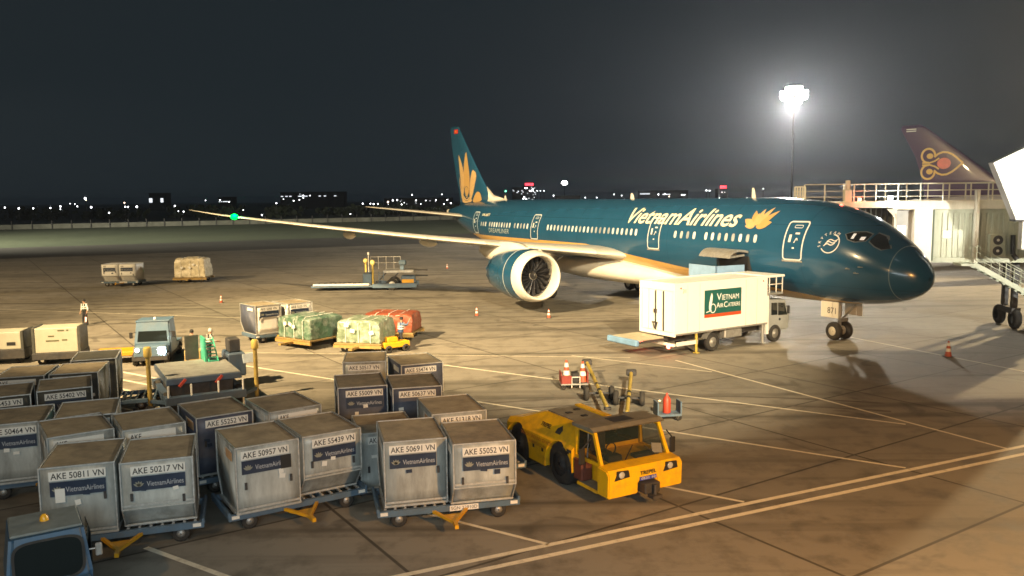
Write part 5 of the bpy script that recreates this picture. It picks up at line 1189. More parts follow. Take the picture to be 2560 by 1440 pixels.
# ------------------------------------------------------------------ far container loader (right of the left apron)
def loader(t, m_body):
    pf = MB().box(-9.3, -3.9, -1.3, 1.3, .30, .50, ch=.03).build('lower_platform', M_GSEBLUE, t)
    for i in range(12): MB().cyl((-9.0+i*.44, -1.2, .52), (-9.0+i*.44, 1.2, .52), .06, n=8).build('roller', M_STEEL, pf)
    MB().box(-9.1, -4.2, -1.42, -1.32, .5, .66).build('side_guide', M_PLATE, pf)
    MB().box(-3.9, 0, -1.35, -1.1, .25, .62).box(-3.9, 0, 1.1, 1.35, .25, .62).box(-3.9, -.2, -1.1, 1.1, .3, .45).build('chassis', M_GSEBLUE, t)
    MB().box(-2.95, -.25, -1.2, 1.2, 1.55, 1.78, ch=.02).build('bridge_platform', M_STEEL, t)
    MB().box(-4.8, -4.0, -.9, .9, .55, 1.5, ch=.05).build('machine_housing', M_GSEBLUE, t)
    MB().box(-1.35, -.15, -1.25, -.2, .62, 1.28, ch=.04).build('engine_cover', M_GSEBLUE, t)
    MB().box(-1.30, -.25, -1.29, -1.26, .66, .98).build('panel', M_YEL, t)
    for x_ in (-3.6, -2.5): MB().bar((x_, -1.1, .6), (x_+.9, -1.1, 1.55), .12).build('scissor_arm', M_DARK, t)
    for x_ in (-2.2,):
        wh = MB().lathe([(-.16, .3), (-.17, .45), (-.1, .52), (.1, .52), (.17, .45), (.16, .3)], 'y', (x_, -1.12, .52), 22).build('wheel', M_RUB, t); MB().lathe([(-.19, .03), (-.17, .27), (.1, .29)], 'y', (x_, -1.12, .52), 18).build('rim', M_PLATE, wh)
        wh = MB().lathe([(-.16, .3), (-.17, .45), (-.1, .52), (.1, .52), (.17, .45), (.16, .3)], 'y', (x_, 1.12, .52), 22).build('wheel', M_RUB, t)
    for x_, y_ in ((-4.75, .9), (-3.85, -1.2)):
        ps = MB().cyl((x_, y_, .3), (x_, y_, 2.35), .09, n=10).build('guide_post', mat('post_yellow', (.5, .36, .08), rough=.6, var=.2), t)
        MB().lathe([(-.22, .02), (-.19, .16), (0, .22), (.19, .16), (.22, .02)], 'z', (x_, y_, 2.5), 14).build('post_cap', mat('cap_yellow', (.78, .62, .22), rough=.5), ps)
    mb = MB()
    for x_ in (-4.3, -3.6, -2.9, -2.2, -1.6): mb.cyl((x_, .95, 1.75), (x_, .95, 2.85), .028, n=6)
    mb.cyl((-4.3, .95, 2.85), (-1.6, .95, 2.85), .025, n=6).cyl((-4.3, .95, 2.3), (-1.6, .95, 2.3), .02, n=6).build('railing', M_STEEL, t)
    MB().box(-1.5, -1.15, -.7, -.3, 1.78, 2.2, ch=.03).box(-1.6, -.95, -.8, -.2, 2.2, 2.62, ch=.08).build('control_stand', M_GSEBLUE, t)
    MB().cyl((-4.45, .6, 1.5), (-4.45, .6, 3.05), .03, n=6).box(-4.52, -4.38, .53, .67, 3.05, 3.3, ch=.03).build('beacon_pole', M_PLATE, t)
    ldr = MB().bar((-3.3, -1.35, .6), (-3.3, -1.35, 1.7), .05).bar((-2.9, -1.35, .6), (-2.9, -1.35, 1.7), .05)
    for k in range(5): ldr.bar((-3.3, -1.35, .7+.22*k), (-2.9, -1.35, .7+.22*k), .035)
    ldr.build('ladder', M_GSEBLUE, t)
    for z_ in (1.5, 1.0): MB().prism([(-.2, -.9), (.95, -.6), (.95, -.2), (-.2, .2)], 'z', z_+.18, z_+.26).build('front_flap', M_DARK, t)
fl_ = thing('container_loader', 'pale blue container loader with yellow-capped posts out on the apron left of the engine', 'cargo loader', (-8.5, 74.4, 0), R(2))
loader(fl_, M_GSEBLUE)

# ------------------------------------------------------------------ near transporter with slatted deck (behind AKE 55252)
tp = thing('container_transporter', 'blue container transporter with slatted grey deck and yellow-capped guide posts, left mid', 'cargo loader', (-13.15, 30.7, 0), R(30))
M_TPB = mat('transporter_blue', (.05, .085, .14), rough=.5, var=.2, dirt=(.07, .07, .06), damt=.5)
MB().box(0, 3.0, .0, .25, .28, .62, ch=.03).box(0, 3.0, 3.9, 4.15, .28, .62).box(0, .25, .25, 3.9, .3, .6).box(2.75, 3.0, .25, 3.9, .3, .6).build('chassis', M_TPB, tp)
MB().box(.1, 2.9, .3, 3.9, 1.02, 1.26, ch=.02).build('deck_frame', M_TPB, tp)
for i in range(14): MB().box(.15, 2.85, .34+.25*i, .34+.25*i+.2, 1.26, 1.30, ch=.008).build('deck_slat', mat('slat_grey', (.30, .31, .29), rough=.55, metal=.2, var=.2, dirt=(.14, .13, .1), damt=.5), tp)
for x_ in (.75, 2.1): MB().bar((x_-.2, .27, .95), (x_+.05, .27, 1.22), .09).build('red_stop', M_RED, tp)
for x_ in (.12, .95, 1.95, 2.88): MB().cyl((x_, .05, .0), (x_, .05, 1.05), .035).build('white_post', M_PLATE, tp)
MB().box(.3, 2.7, 1.0, 3.0, .35, .95, ch=.04).build('machine_housing', M_DARK, tp)
for x_, y_ in ((.15, .7), (2.85, .7), (.15, 3.3), (2.85, 3.3)):
    wh = MB().lathe([(-.12, .2), (-.13, .3), (-.06, .35), (.06, .35), (.13, .3), (.12, .2)], 'x', (x_, y_, .35), 20).build('wheel', M_RUB, tp); MB().lathe([(-.1, .03), (-.06, .2), (.06, .2), (.1, .03)], 'x', (x_, y_, .35), 14).build('rim', M_STEEL, wh)
for wx, wy, hgt in ((-13.95, 31.2, 2.35), (-10.50, 33.3, 2.25)):
    l_ = Matrix.Rotation(-R(30), 4, 'Z') @ Vector((wx+13.15, wy-30.7, 0))
    gp = MB().cyl((l_.x, l_.y, .0), (l_.x, l_.y, hgt-.2), .085, n=12).build('guide_post', mat('post_ochre', (.36, .26, .06), rough=.6, var=.25, dirt=(.06, .05, .03), damt=.6), tp)
    MB().lathe([(hgt-.22, .13), (hgt-.16, .15), (hgt+.10, .15), (hgt+.16, .11), (hgt+.18, .02)], 'z', (l_.x, l_.y, 0), 16).build('post_cap', mat('cap_yellow2', (.55, .40, .10), rough=.5), gp)
    MB().bar((l_.x, l_.y, .4), (min(max(l_.x, .1), 2.9), .12, .4), .12).build('post_bracket', M_TPB, tp)
MB().box(1.35, 1.9, 3.9, 4.0, 1.3, 2.35, ch=.02).build('stop_panel', M_DARKBOX, tp)
M_GRN = mat('green_reflection_tint', (.06, .42, .27), rough=.4, var=.12)  # green of an exit-sign reflection, put into the colour of gate and ladder
gt = MB().box(1.98, 2.06, 3.0, 4.0, 1.3, 2.3, ch=.01).build('green_tinted_gate', M_GRN, tp)
lg = MB()
for x_ in (2.12, 2.5): lg.bar((x_, 2.9, 1.3), (x_, 4.0, 2.15), .05)
for k in range(7): lg.bar((2.12, 2.95+.16*k, 1.33+.125*k), (2.5, 2.95+.16*k, 1.33+.125*k), .05)
lg.build('green_tinted_ladder', M_GRN, gt)
MB().box(2.95, 3.7, 3.2, 4.6, .5, 1.5, ch=.05).build('engine_housing', M_TPB, tp); MB().box(3.05, 3.55, 3.5, 4.2, 1.5, 2.1, ch=.05).build('operator_seat', M_DARK, tp)
ct_ = MB().box(-.25, .25, -.02, .02, -.2, .2, ch=.01).build('control_panel', mat('panel_pale', (.45, .52, .58), rough=.4, var=.2), tp); ct_.location = (3.8, 3.2, 1.25); ct_.rotation_euler = (R(-15), 0, R(10))

# baggage tractor with a lit headlight
tk = thing('cargo_tractor', 'pale blue tractor cab with one headlight glaring, behind the transporter', 'tractor', (-18.75, 40.55, 0), R(12))
M_PB = mat('cab_pale_blue', (.085, .15, .22), rough=.4, var=.1, dirt=(.14, .14, .13), damt=.4)
kb = MB().loft([[(0, 0, .5), (1.7, 0, .5), (1.7, 1.6, .5), (0, 1.6, .5)], [(0, -.05, 1.05), (1.7, -.05, 1.05), (1.7, 1.6, 1.05), (0, 1.6, 1.05)], [(.08, .22, 2.05), (1.62, .22, 2.05), (1.62, 1.55, 2.05), (.08, 1.55, 2.05)]], smooth=False).build('cab', M_PB, tk); bevel_obj(kb, .05, 2, 30)
MB().add([(.15, -.04, 1.12), (1.55, -.04, 1.12), (1.48, .19, 1.92), (.22, .19, 1.92)], [(0, 1, 2, 3)]).build('windscreen', M_GLASS, kb)
MB().box(.05, 1.65, .2, 1.58, 2.05, 2.14, ch=.03).build('roof', M_PB, kb)
MB().box(.1, 1.6, -.75, .02, .45, .98, ch=.05).build('hood', M_PB, tk); MB().box(.05, 1.65, -.8, 3.4, .3, .48).build('chassis', M_DARK, tk)
MB().box(.05, 1.65, 1.65, 3.4, .5, .75).build('load_bed', M_PB, tk)
for x_, e_ in ((.28, 3), (1.42, 55)):
    MB().lathe([(-.05, .001), (-.05, .09), (-.02, .11), (.0, .11)], 'y', (x_, -.76, .82), 16).build('headlight', emis('headlamp_%d' % e_, (1.0, .92, .74), e_), tk)
l = bpy.data.lights.new('headlight_beam', 'SPOT'); l.energy = 500; l.color = (1, .92, .75); l.spot_size = R(80); l.shadow_soft_size = .1
o = bpy.data.objects.new('headlight_beam', l); C.objects.link(o); o.parent = tk; o.location = (1.42, -.95, .82); o.rotation_euler = (R(80), 0, 0)
for x_, y_ in ((.12, -.4), (1.58, -.4), (.12, 2.6), (1.58, 2.6)):
    wh = MB().lathe([(-.11, .2), (-.12, .30), (-.06, .34), (.06, .34), (.12, .30), (.11, .2)], 'x', (x_, y_, .34), 20).build('wheel', M_RUB, tk); MB().lathe([(-.1, .03), (-.06, .2), (.06, .2), (.1, .03)], 'x', (x_, y_, .34), 14).build('rim', M_STEEL, wh)
for x_ in (-.14, 1.84): MB().box(x_-.08, x_+.08, .02, .06, 1.3, 1.6, ch=.02).cyl((x_, .05, 1.55), (.85+.75*(1 if x_ > 0 else -1), .1, 1.6), .015).build('mirror', M_BLACK, kb)
MB().lathe([(0, .07), (.07, .06), (.1, .02)], 'z', (.85, .8, 2.14), 12).build('beacon', M_PLATE, kb)

# white freight box at left with dark end posts, and a second cut by the frame
def freight(label, fl, ang, wd, dp, zt, zb, lines):
    t = thing('freight_box', label, 'container', (fl[0], fl[1], 0), R(ang), 'white freight boxes')
    b = MB().box(.0, wd, 0, dp, zb, zt, ch=.03).build('body', mat('freight_cream', (.40, .385, .30), rough=.45, var=.08, dirt=(.45, .42, .33), damt=.35), t)
    for x_ in (-.12, wd+.0): MB().box(x_, x_+.12, -.03, dp, zb-.1, zt+.05, ch=.01).build('end_post', M_DARKBOX, t)
    MB().box(-.15, wd+.15, -.05, dp+.05, .28, zb, ch=.02).build('base', M_DARK, t)
    for x_ in (.2, wd-.2):
        for y_ in (.3, dp-.3): o = obj('wheel', CACHE['dwheel'], t); o.location = (x_, y_, .2)
    for s_, x_, z_, w_, h_ in lines: flat_text('lettering', s_, w_, h_, b, mat('olive_print', (.10, .10, .05)), (x_, -.004, z_), FRONT)
    return t
freight('cream freight box with dark end posts and olive print, left edge of the apron', (-23.6, 40.4), 14, 1.95, 1.5, 1.85, .62, [])
fb2 = freight('second white freight box with a black label, cut by the left picture edge', (-26.6, 40.6), 12, 2.0, 1.5, 1.62, .75, [])
MB().box(1.35, 1.75, -.012, -.002, .95, 1.12).build('label_plate', M_BLACK, fb2)
fb1 = [o for o in bpy.data.objects if o.name == 'freight_box'][0]
for (u, v, ww) in ((1.2, 1.72, .3), (1.5, 1.72, .1), (.75, 1.45, .28), (.8, 1.22, .6), (1.35, 1.24, .25)):
    MB().box(u-ww/2, u+ww/2, -.008, -.002, v-.035, v+.035).build('faded_print', mat('olive_print', (.10, .10, .05)), fb1)
yd = thing('yellow_dolly', 'low yellow dolly beam right of the cream freight box', 'dolly', (-20.7, 40.3, 0), R(14))
MB().box(0, 2.5, 0, 1.4, .40, .62, ch=.03).build('deck', mat('dolly_orange', (.66, .30, .01), rough=.45, var=.1, dirt=(.2, .12, .03), damt=.4), yd); MB().bar((2.4, .7, .45), (3.1, .7, .3), .09).build('drawbar', M_DARK, yd)
for x_ in (.4, 2.2):
    for y_ in (.1, 1.3): o = obj('wheel', CACHE['dwheel'], yd); o.location = (x_, y_, .2)
# small hitch stand with wheel between the containers and the transporter
hs_ = thing('jockey_stand', 'small black hitch stand with a jockey wheel beside the blackish container', 'stand', (-13.75, 29.55, 0), R(20))
MB().cyl((0, 0, 0), (0, 0, .55), .10, .10, 14).build('post', M_BLACK, hs_); MB().lathe([(-.05, .09), (-.06, .14), (0, .17), (.06, .14), (.05, .09)], 'y', (.45, 0, .42), 18).build('wheel', M_RUB, hs_); MB().bar((0, 0, .4), (.45, 0, .3), .05).cyl((.45, 0, 0), (.45, 0, .3), .08).build('arm', M_BLACK, hs_)

# ------------------------------------------------------------------ tow bars, cones, trolley
TB1 = ((4.02, 28.65), (5.08, 34.95)); TB2 = ((3.40, 29.40), (3.40, 37.30))
def towbar(label, p, q, wheel_t):
    p, q = Vector((*p, 0)), Vector((*q, 0)); d = q-p; ln = d.length
    t = thing('tow_bar', label, 'tow bar', p, math.atan2(-d.x, d.y), 'tow bars on the apron')
    M_TB = mat('towbar_yellow', (.46, .34, .06), rough=.5, var=.15, dirt=(.2, .14, .04), damt=.5)
    MB().cyl((0, 0, .42), (0, ln, .5), .075, n=14).build('bar', M_TB, t)
    for k in (.32, .45, .7): MB().cyl((0, ln*k-.12, .45), (0, ln*k+.12, .46), .085, n=14).build('band', M_BLACK, t)
    ax = MB().cyl((-.5, ln*wheel_t, .3), (.5, ln*wheel_t, .3), .05).bar((0, ln*wheel_t, .3), (0, ln*wheel_t, .46), .1).build('axle', M_DARK, t)
    for x_ in (-.5, .5): MB().lathe([(-.09, .15), (-.1, .25), (0, .3), (.1, .25), (.09, .15)], 'x', (x_, ln*wheel_t, .3), 20).build('wheel', M_RUB, t)
    MB().box(-.22, .22, ln-.1, ln+.25, .38, .62, ch=.04).build('head', M_DARK, t); MB().lathe([(-.04, .08), (-.04, .14), (.04, .14), (.04, .08), (-.04, .08)], 'z', (0, -.12, .42), 14).build('eye', M_DARK, t)
    return t
towbar('yellow tow bar lying away from the viewer behind the tractor cab roof', TB1[0], TB1[1], .42)
towbar('yellow tow bar with dark wheels lying beside the cone trolley', TB2[0], TB2[1], .35)
M_CONE = mat('cone_orange', (.40, .075, .03), rough=.5, var=.1, dirt=(.3, .08, .04), damt=.4)
cone0 = None
def cone(x_, y_, label, h=.62, z=0, group='traffic cones'):
    global cone0
    if cone0 is None:
        t = thing('traffic_cone', label, 'cone', (x_, y_, z), 0, group)
        MB().box(-.2, .2, -.2, .2, 0, .035, ch=.01).build('base', M_DARK, t)
        MB().lathe([(.035, .15), (.25, .114), (.5, .075), (.74, .035), (.75, .001)], 'z', n=18).build('cone_body', M_CONE, t)
        MB().lathe([(.25, .116), (.40, .093)], 'z', n=18).build('reflective_band', M_PLATE, t); MB().lathe([(.52, .075), (.66, .053)], 'z', n=18).build('reflective_band', M_PLATE, t)
        cone0 = t
    else:
        t = copy_tree(cone0); t.location = (x_, y_, z); t['label'] = label; t['group'] = group
    t.scale = (h/.75,)*3
    return t
cone(-2.44, 56.34, 'banded cone left of the engine shadow in front of the big engine'); cone(2.45, 55.02, 'banded cone directly below the big engine intake')
cone(-23.12, 65.35, 'orange cone alone on the left apron near the cream pallet'); cone(-7.46, 95.36, 'tiny far cone under the wing, right of the container loader'); cone(21.48, 40.25, 'red cone in front of the nose at right', h=.8)
ctl = thing('cone_trolley', 'small red-sided hand trolley loaded with cones, behind the yellow tractor', 'trolley', (2.0, 33.9, 0), R(3))
MB().box(0, 1.15, 0, .7, .22, .28, ch=.01).build('deck', M_STEEL, ctl); MB().box(0, .04, 0, .7, .28, .75).box(1.11, 1.15, 0, .7, .28, .75).box(0, .45, .0, .03, .28, .62).build('side_panel', mat('trolley_red', (.22, .03, .02), rough=.6, var=.25), ctl)
MB().box(.48, .78, .1, .5, .30, .72, ch=.03).build('black_box', M_BLACK, ctl)
MB().cyl((.46, .04, .1), (.46, .04, .55), .02).cyl((.80, .04, .1), (.80, .04, .55), .02).cyl((.46, .04, .55), (.80, .04, .55), .02).build('handle', M_PLATE, ctl)
for x_ in (.12, 1.03):
    for y_ in (.08, .62): MB().lathe([(-.04, .05), (-.05, .09), (0, .11), (.05, .09), (.04, .05)], 'y', (x_, y_, .11), 14).build('wheel', M_RUB, ctl)
cone(2.25, 34.25, 'black and white banded cone standing on the trolley', h=.95, z=.285, group='cones on the trolley'); cone(2.93, 34.2, 'orange-red cone standing on the right end of the trolley', h=.9, z=.285, group='cones on the trolley')
ex = thing('extinguisher_cart', 'small blue cart with a red cylinder right of the yellow tow bar', 'cart', (5.15, 28.9, 0), R(8))
MB().box(0, .9, 0, .5, .18, .26).box(.0, .05, 0, .5, .26, .7).box(.85, .9, 0, .5, .26, .7).build('frame', M_GSEBLUE, ex); MB().lathe([(.27, .14), (.75, .14), (.85, .09), (.9, .04), (.98, .04)], 'z', (.42, .25, 0), 16).build('cylinder', M_RED, ex)
for x_ in (.1, .8): MB().lathe([(-.04, .05), (-.05, .1), (0, .13), (.05, .1), (.04, .05)], 'y', (x_, .05, .13), 14).build('wheel', M_RUB, ex)
MB().lathe([(-.03, .01), (0, .06), (.03, .01)], 'z', (.1, .1, .75), 10).build('reflector', emis('amber_reflector', (1, .4, .1), 1.5), ex)

# ------------------------------------------------------------------ jet bridge at the far side of the nose
jb = thing('jet_bridge', 'white passenger boarding bridge with rooftop railings behind the aircraft nose', 'jet bridge', (17.0, 49.6, 0), R(-9))
M_JB = mat('bridge_white', (.60, .57, .47), rough=.5, var=.08, scale=1.5, dirt=(.36, .35, .25), dscale=1.2, damt=.5, streak=True)
M_JT = mat('tunnel_grey_green', (.40, .42, .33), rough=.55, var=.12, scale=1.5, dirt=(.22, .24, .17), dscale=1.1, damt=.6, streak=True)
def railing(x0, x1, y, n, z0=7.6, z1=8.62):
    rl = MB().cyl((x0, y, z1), (x1, y, z1), .028, n=8).cyl((x0, y, z0+.62), (x1, y, z0+.62), .02, n=8).cyl((x0, y, z0+.28), (x1, y, z0+.28), .02, n=8).build('railing', M_JB, jb)
    for i in range(n+1):
        x_ = x0+(x1-x0)*i/n; MB().box(x_-.03, x_+.03, y-.03, y+.03, z0, z1).build('rail_post', M_JB, rl)
railing(.45, 2.75, 0, 2); railing(3.25, 15.5, 0, 10); railing(3.25, 15.5, 2.6, 10); railing(-.1, .5, 0, 4, 7.6, 8.5)
MB().box(2.72, 3.12, -.05, .4, 7.15, 8.3, ch=.02).box(2.80, 3.04, .02, .28, 8.3, 8.85, ch=.02).build('lamp_pillar', M_JB, jb)
MB().box(1.2, 5.4, -.2, 3.0, 7.22, 7.60, ch=.02).box(5.4, 16, -.05, 3.0, 7.1, 7.62, ch=.02).build('roof_beam', M_JB, jb)
bw = MB()
for i in range(11):
    a0 = 2.4+i*.30; bw.prism([(a0, .9), (a0+.15, .62), (a0+.30, .9)], 'z', 4.3, 7.2)
bw.box(2.4, 5.7, .9, 2.6, 4.3, 7.2); bw.build('bellows', mat('bellows_dark', (.055, .055, .045), rough=.9, var=.3, scale=4), jb)
MB().box(5.52, 5.66, -.05, .3, 3.9, 7.1, ch=.01).prism([(5.1, 7.15), (5.66, 7.15), (5.66, 6.55)], 'y', -.05, .05).build('door_frame', M_JB, jb)
pn = MB().box(5.66, 6.72, .35, .42, 3.9, 7.05).build('cab_panel', mat('panel_grey', (.34, .34, .33), rough=.5, var=.08), jb)
MB().box(5.82, 6.28, .32, .35, 5.35, 6.15, ch=.01).build('lit_window', emis('bridge_window', (1, .97, .88), 2.2), pn)
MB().box(6.62, 7.62, -.12, .7, 3.85, 7.2, ch=.02).build('column_housing', mat('column_white', (.72, .68, .58), rough=.5, var=.05, dirt=(.5, .46, .38), damt=.3), jb)
tn = MB().box(7.7, 16.0, .25, 2.8, 4.05, 7.1).build('tunnel', M_JT, jb)
rib = None
for i in range(26):
    x_ = 8.3+.30*i
    o = MB().box(-.05, .05, -.06, .0, 4.3, 6.9, ch=.015).build('wall_rib', M_JT, tn) if rib is None else rib.copy()
    if rib is None: rib = o
    else: C.objects.link(o)
    o.location = (x_, .25, 0)
MB().box(7.7, 16, .12, .30, 6.88, 7.08).box(7.7, 16, .08, .30, 4.0, 4.28).build('tunnel_edge_beam', M_JT, jb)
MB().box(7.62, 7.78, .05, .4, 4.1, 7.1).build('joint_seal', mat('seal_green', (.10, .12, .085), rough=.9, var=.2), jb)
MB().box(8.35, 8.72, .16, .19, 5.45, 5.82).build('lit_window', emis('small_lit_window', (.85, 1, .95), 1.6), tn)
MB().box(9.9, 10.1, -.25, .1, 4.0, 8.2).build('service_post', M_JB, jb)
ac = MB().box(10.75, 11.55, -.25, .18, 4.35, 5.65, ch=.02).build('air_conditioner', M_JT, jb)
for z_ in (5.32, 4.70):
    fn = MB().lathe([(-.28, .27), (-.30, .25), (-.27, .2)], 'y', (11.15, 0, z_), 24).lathe([(-.262, .26), (-.262, .001)], 'y', (11.15, 0, z_), 24).build('fan_grille', M_DARK, ac)
    MB().lathe([(-.32, .001), (-.32, .07), (-.28, .08)], 'y', (11.15, 0, z_), 16).build('fan_hub', M_PLATE, fn)
hp_ = [(12.0, -.1, 5.6), (12.0, -.15, 5.0), (12.0, -.2, 4.5), (12.2, -.3, 4.2)]
MB().tube(hp_, .13, 12).build('flexible_duct', M_BLACK, jb)
# drive column and bogie
MB().box(12.6, 12.9, 1.0, 1.3, 1.2, 4.05).box(12.6, 12.9, 2.3, 2.6, 1.2, 4.05).box(12.5, 13.0, .8, 2.8, .9, 1.25).build('drive_column', M_DARK, jb)
for y_ in (.4, 2.6): MB().lathe([(-.18, .3), (-.2, .5), (-.1, .6), (.1, .6), (.2, .5), (.18, .3)], 'x', (12.75, y_+.5, .6), 24).build('wheel', M_RUB, jb)
MB().box(14.5, 16.0, .4, 2.6, .0, 4.0, ch=.1).build('rotunda_pier', M_JT, jb)
# service stair
stt = MB().bar((9.6, -1.15, 4.0), (14.6, -1.15, 1.15), .08, .26).bar((9.6, -.25, 4.0), (14.6, -.25, 1.15), .08, .26).build('stair_stringer', M_JT, jb)
for i in range(15):
    u = i/15; MB().box(9.7+5*u, 9.98+5*u, -1.11, -.29, 3.93-2.85*u, 3.97-2.85*u).build('tread', M_STEEL, stt)
hr = MB()
for y_ in (-1.15, -.25):
    for i in range(7):
        x_ = 9.7+.8*i; z_ = 4.0-.57*.8*i; hr.cyl((x_, y_, z_), (x_, y_, z_+1.05), .02, n=6)
    for k in (.35, .7, 1.05): hr.cyl((9.7, y_, 4.0+k), (14.6, y_, 1.2+k), .02, n=6)
hr.build('stair_railing', M_JT, stt)
MB().box(8.9, 9.75, -1.2, .1, 3.9, 4.02).build('stair_landing', M_JT, jb)
MB().lathe([(-.1, .02), (-.08, .10), (.08, .10), (.1, .02)], 'z', (3.55, -.1, 7.72), 12).build('red_lamp', emis('bridge_red', (1, .12, .06), 14), jb)
MB().lathe([(-.14, .02), (-.12, .13), (.12, .13), (.14, .02)], 'z', (5.25, -.1, 7.78), 12).build('white_lamp', emis('bridge_white_lamp', (.9, 1, 1), 26), jb)
for dx, dz, en, cl in ((3.55, 7.75, 30, (1, .15, .08)), (5.25, 7.8, 130, (.92, 1, 1)), (9.2, 6.4, 60, (1, .97, .82))):
    l = bpy.data.lights.new('bridge_lamp', 'POINT'); l.energy = en; l.color = cl; l.shadow_soft_size = .12
    o = bpy.data.objects.new('bridge_lamp', l); C.objects.link(o); o.parent = jb; o.location = (dx, -.9 if dx > 9 else -.35, dz)
tf = thing('white_edge_panel', 'bright white slanted panel at the right picture edge', 'wall panel', (0, 0, 0))  # bright white shape, built as a slanted panel
MB().prism([(25.4, 9.6), (27.0, 10.35), (33, 12.5), (33, 6.6), (26.75, 6.6)], 'y', 44.0, 44.5).build('panel', mat('edge_panel_white', (.80, .79, .74), rough=.5, var=.03), tf)
MB().box(27.15, 33, 44.05, 44.4, 5.0, 6.5).build('support_wall', mat('edge_panel_cream', (.62, .60, .52), rough=.5, var=.05), tf); MB().box(26.7, 33, 43.95, 44.5, 6.50, 6.60).build('drip_edge', M_DARK, tf)

# ------------------------------------------------------------------ purple-tailed airliner beyond the bridge
pt = thing('airliner', 'parked airliner with dark purple fin and gold-pink looped emblem beyond the bridge', 'airplane', (95.5, 68.6, 0), R(135))
M_PURP = mat('purple_paint', (.05, .022, .085), rough=.3, var=.08, scale=.6, coat=.2)
hull_mesh(pt, 'fuselage', mat('silver_white_paint', (.5, .5, .52), rough=.3, var=.05), SL)
F2 = [(7.3, 46.8, 11.2, .085), (9.8, 49.5, 8.9, .08), (13, 53.5, 6.0, .08), (16.6, 58.1, 3.3, .075), (17.05, 58.9, 2.3, .05)]
fin2 = MB().loft([[(le+c*u, c*v*1.3, z) for u, v in [(p[0], (p[1]-.025*math.sin(math.pi*p[0])) if i <= 12 else (p[1]-.015*math.sin(math.pi*p[0]))) for i, p in enumerate(airfoil(12, t))]] for z, le, c, t in F2]).build('fin', M_PURP, pt, merge=True)
def f2map(u, v, off):
    zs = [q[0] for q in F2]; le = np.interp(v, zs, [q[1] for q in F2]); c = np.interp(v, zs, [q[2] for q in F2]); t = np.interp(v, zs, [q[3] for q in F2])
    x = min(max((u-le)/c, .002), .999); return Vector((u, float(c*5*t*(.2969*math.sqrt(x)-.126*x-.3516*x*x+.2843*x**3-.1015*x**4)*.62*1.3)+off, v))
M_OG = mat('emblem_gold', (.70, .50, .16), rough=.35, var=.05); M_OP = mat('emblem_pink', (.72, .22, .20), rough=.4)
def ribbon(pts, wd, nm, m, off=.02):
    vs = []; n_ = len(pts)
    for i in range(n_):
        a = Vector(pts[max(0, i-1)]); b = Vector(pts[min(n_-1, i+1)]); t_ = (b-a).normalized(); q = Vector((-t_.y, t_.x))*wd/2; p = Vector(pts[i])
        vs += [f2map(*(p-q), off), f2map(*(p+q), off)]
    return MB().add(vs, [(2*i, 2*i+2, 2*i+3, 2*i+1) for i in range(n_-1)]).build(nm, m, fin2, fix=False)
cs, cz = 56.0, 11.9
for sg_ in (1, -1):
    ribbon([(cs+1.75+.62*1.35*math.cos(R(a)), cz+sg_*(1.05+.90*math.sin(R(a)))) for a in range(-95, 190, 12)], .26, 'emblem_loop', M_OG)
    ribbon([(cs+1.0, cz+sg_*.85), (cs+.55, cz+sg_*1.25), (cs+.0, cz+sg_*1.45), (cs-.6, cz+sg_*1.4), (cs-1.2, cz+sg_*1.1), (cs-1.7, cz+sg_*.7), (cs-2.1, cz+sg_*.3), (cs-2.45, cz)], .24, 'emblem_heart', M_OG)
    ribbon([(cs+2.5, cz+sg_*.15), (cs+1.6, cz+sg_*.12), (cs+.9, cz+sg_*.35), (cs+.4, cz+sg_*.7)], .2, 'emblem_stem', M_OG)
    hull_decal(poly_me([[(cs+1.55+.42*math.cos(R(a)), cz+sg_*(1.0+.36*math.sin(R(a)))) for a in range(0, 360, 24)]]), 'emblem_bud', M_OG, fin2, f2map, .022, .3)
hull_decal(poly_me([[(cs-.2+.85*math.cos(R(a)), cz+.72*math.sin(R(a))) for a in range(0, 360, 18)]]), 'emblem_centre', M_OP, fin2, f2map, .026, .3)
for z_ in (16.25, 16.5): ribbon([(59.4+.18*i, z_) for i in range(8)], .12, 'flag_stripe', M_LINE, .02)
for sgn in (1, -1):
    MB().loft([[(le+c*u, sgn*y, z+c*v) for u, v in airfoil(12, t)] for y, le, c, z, t in HST]).build('tailplane', M_WING, pt, merge=True)
    MB().loft(wing_rings(WST, sgn)).build('wing', M_WING, pt, merge=True)

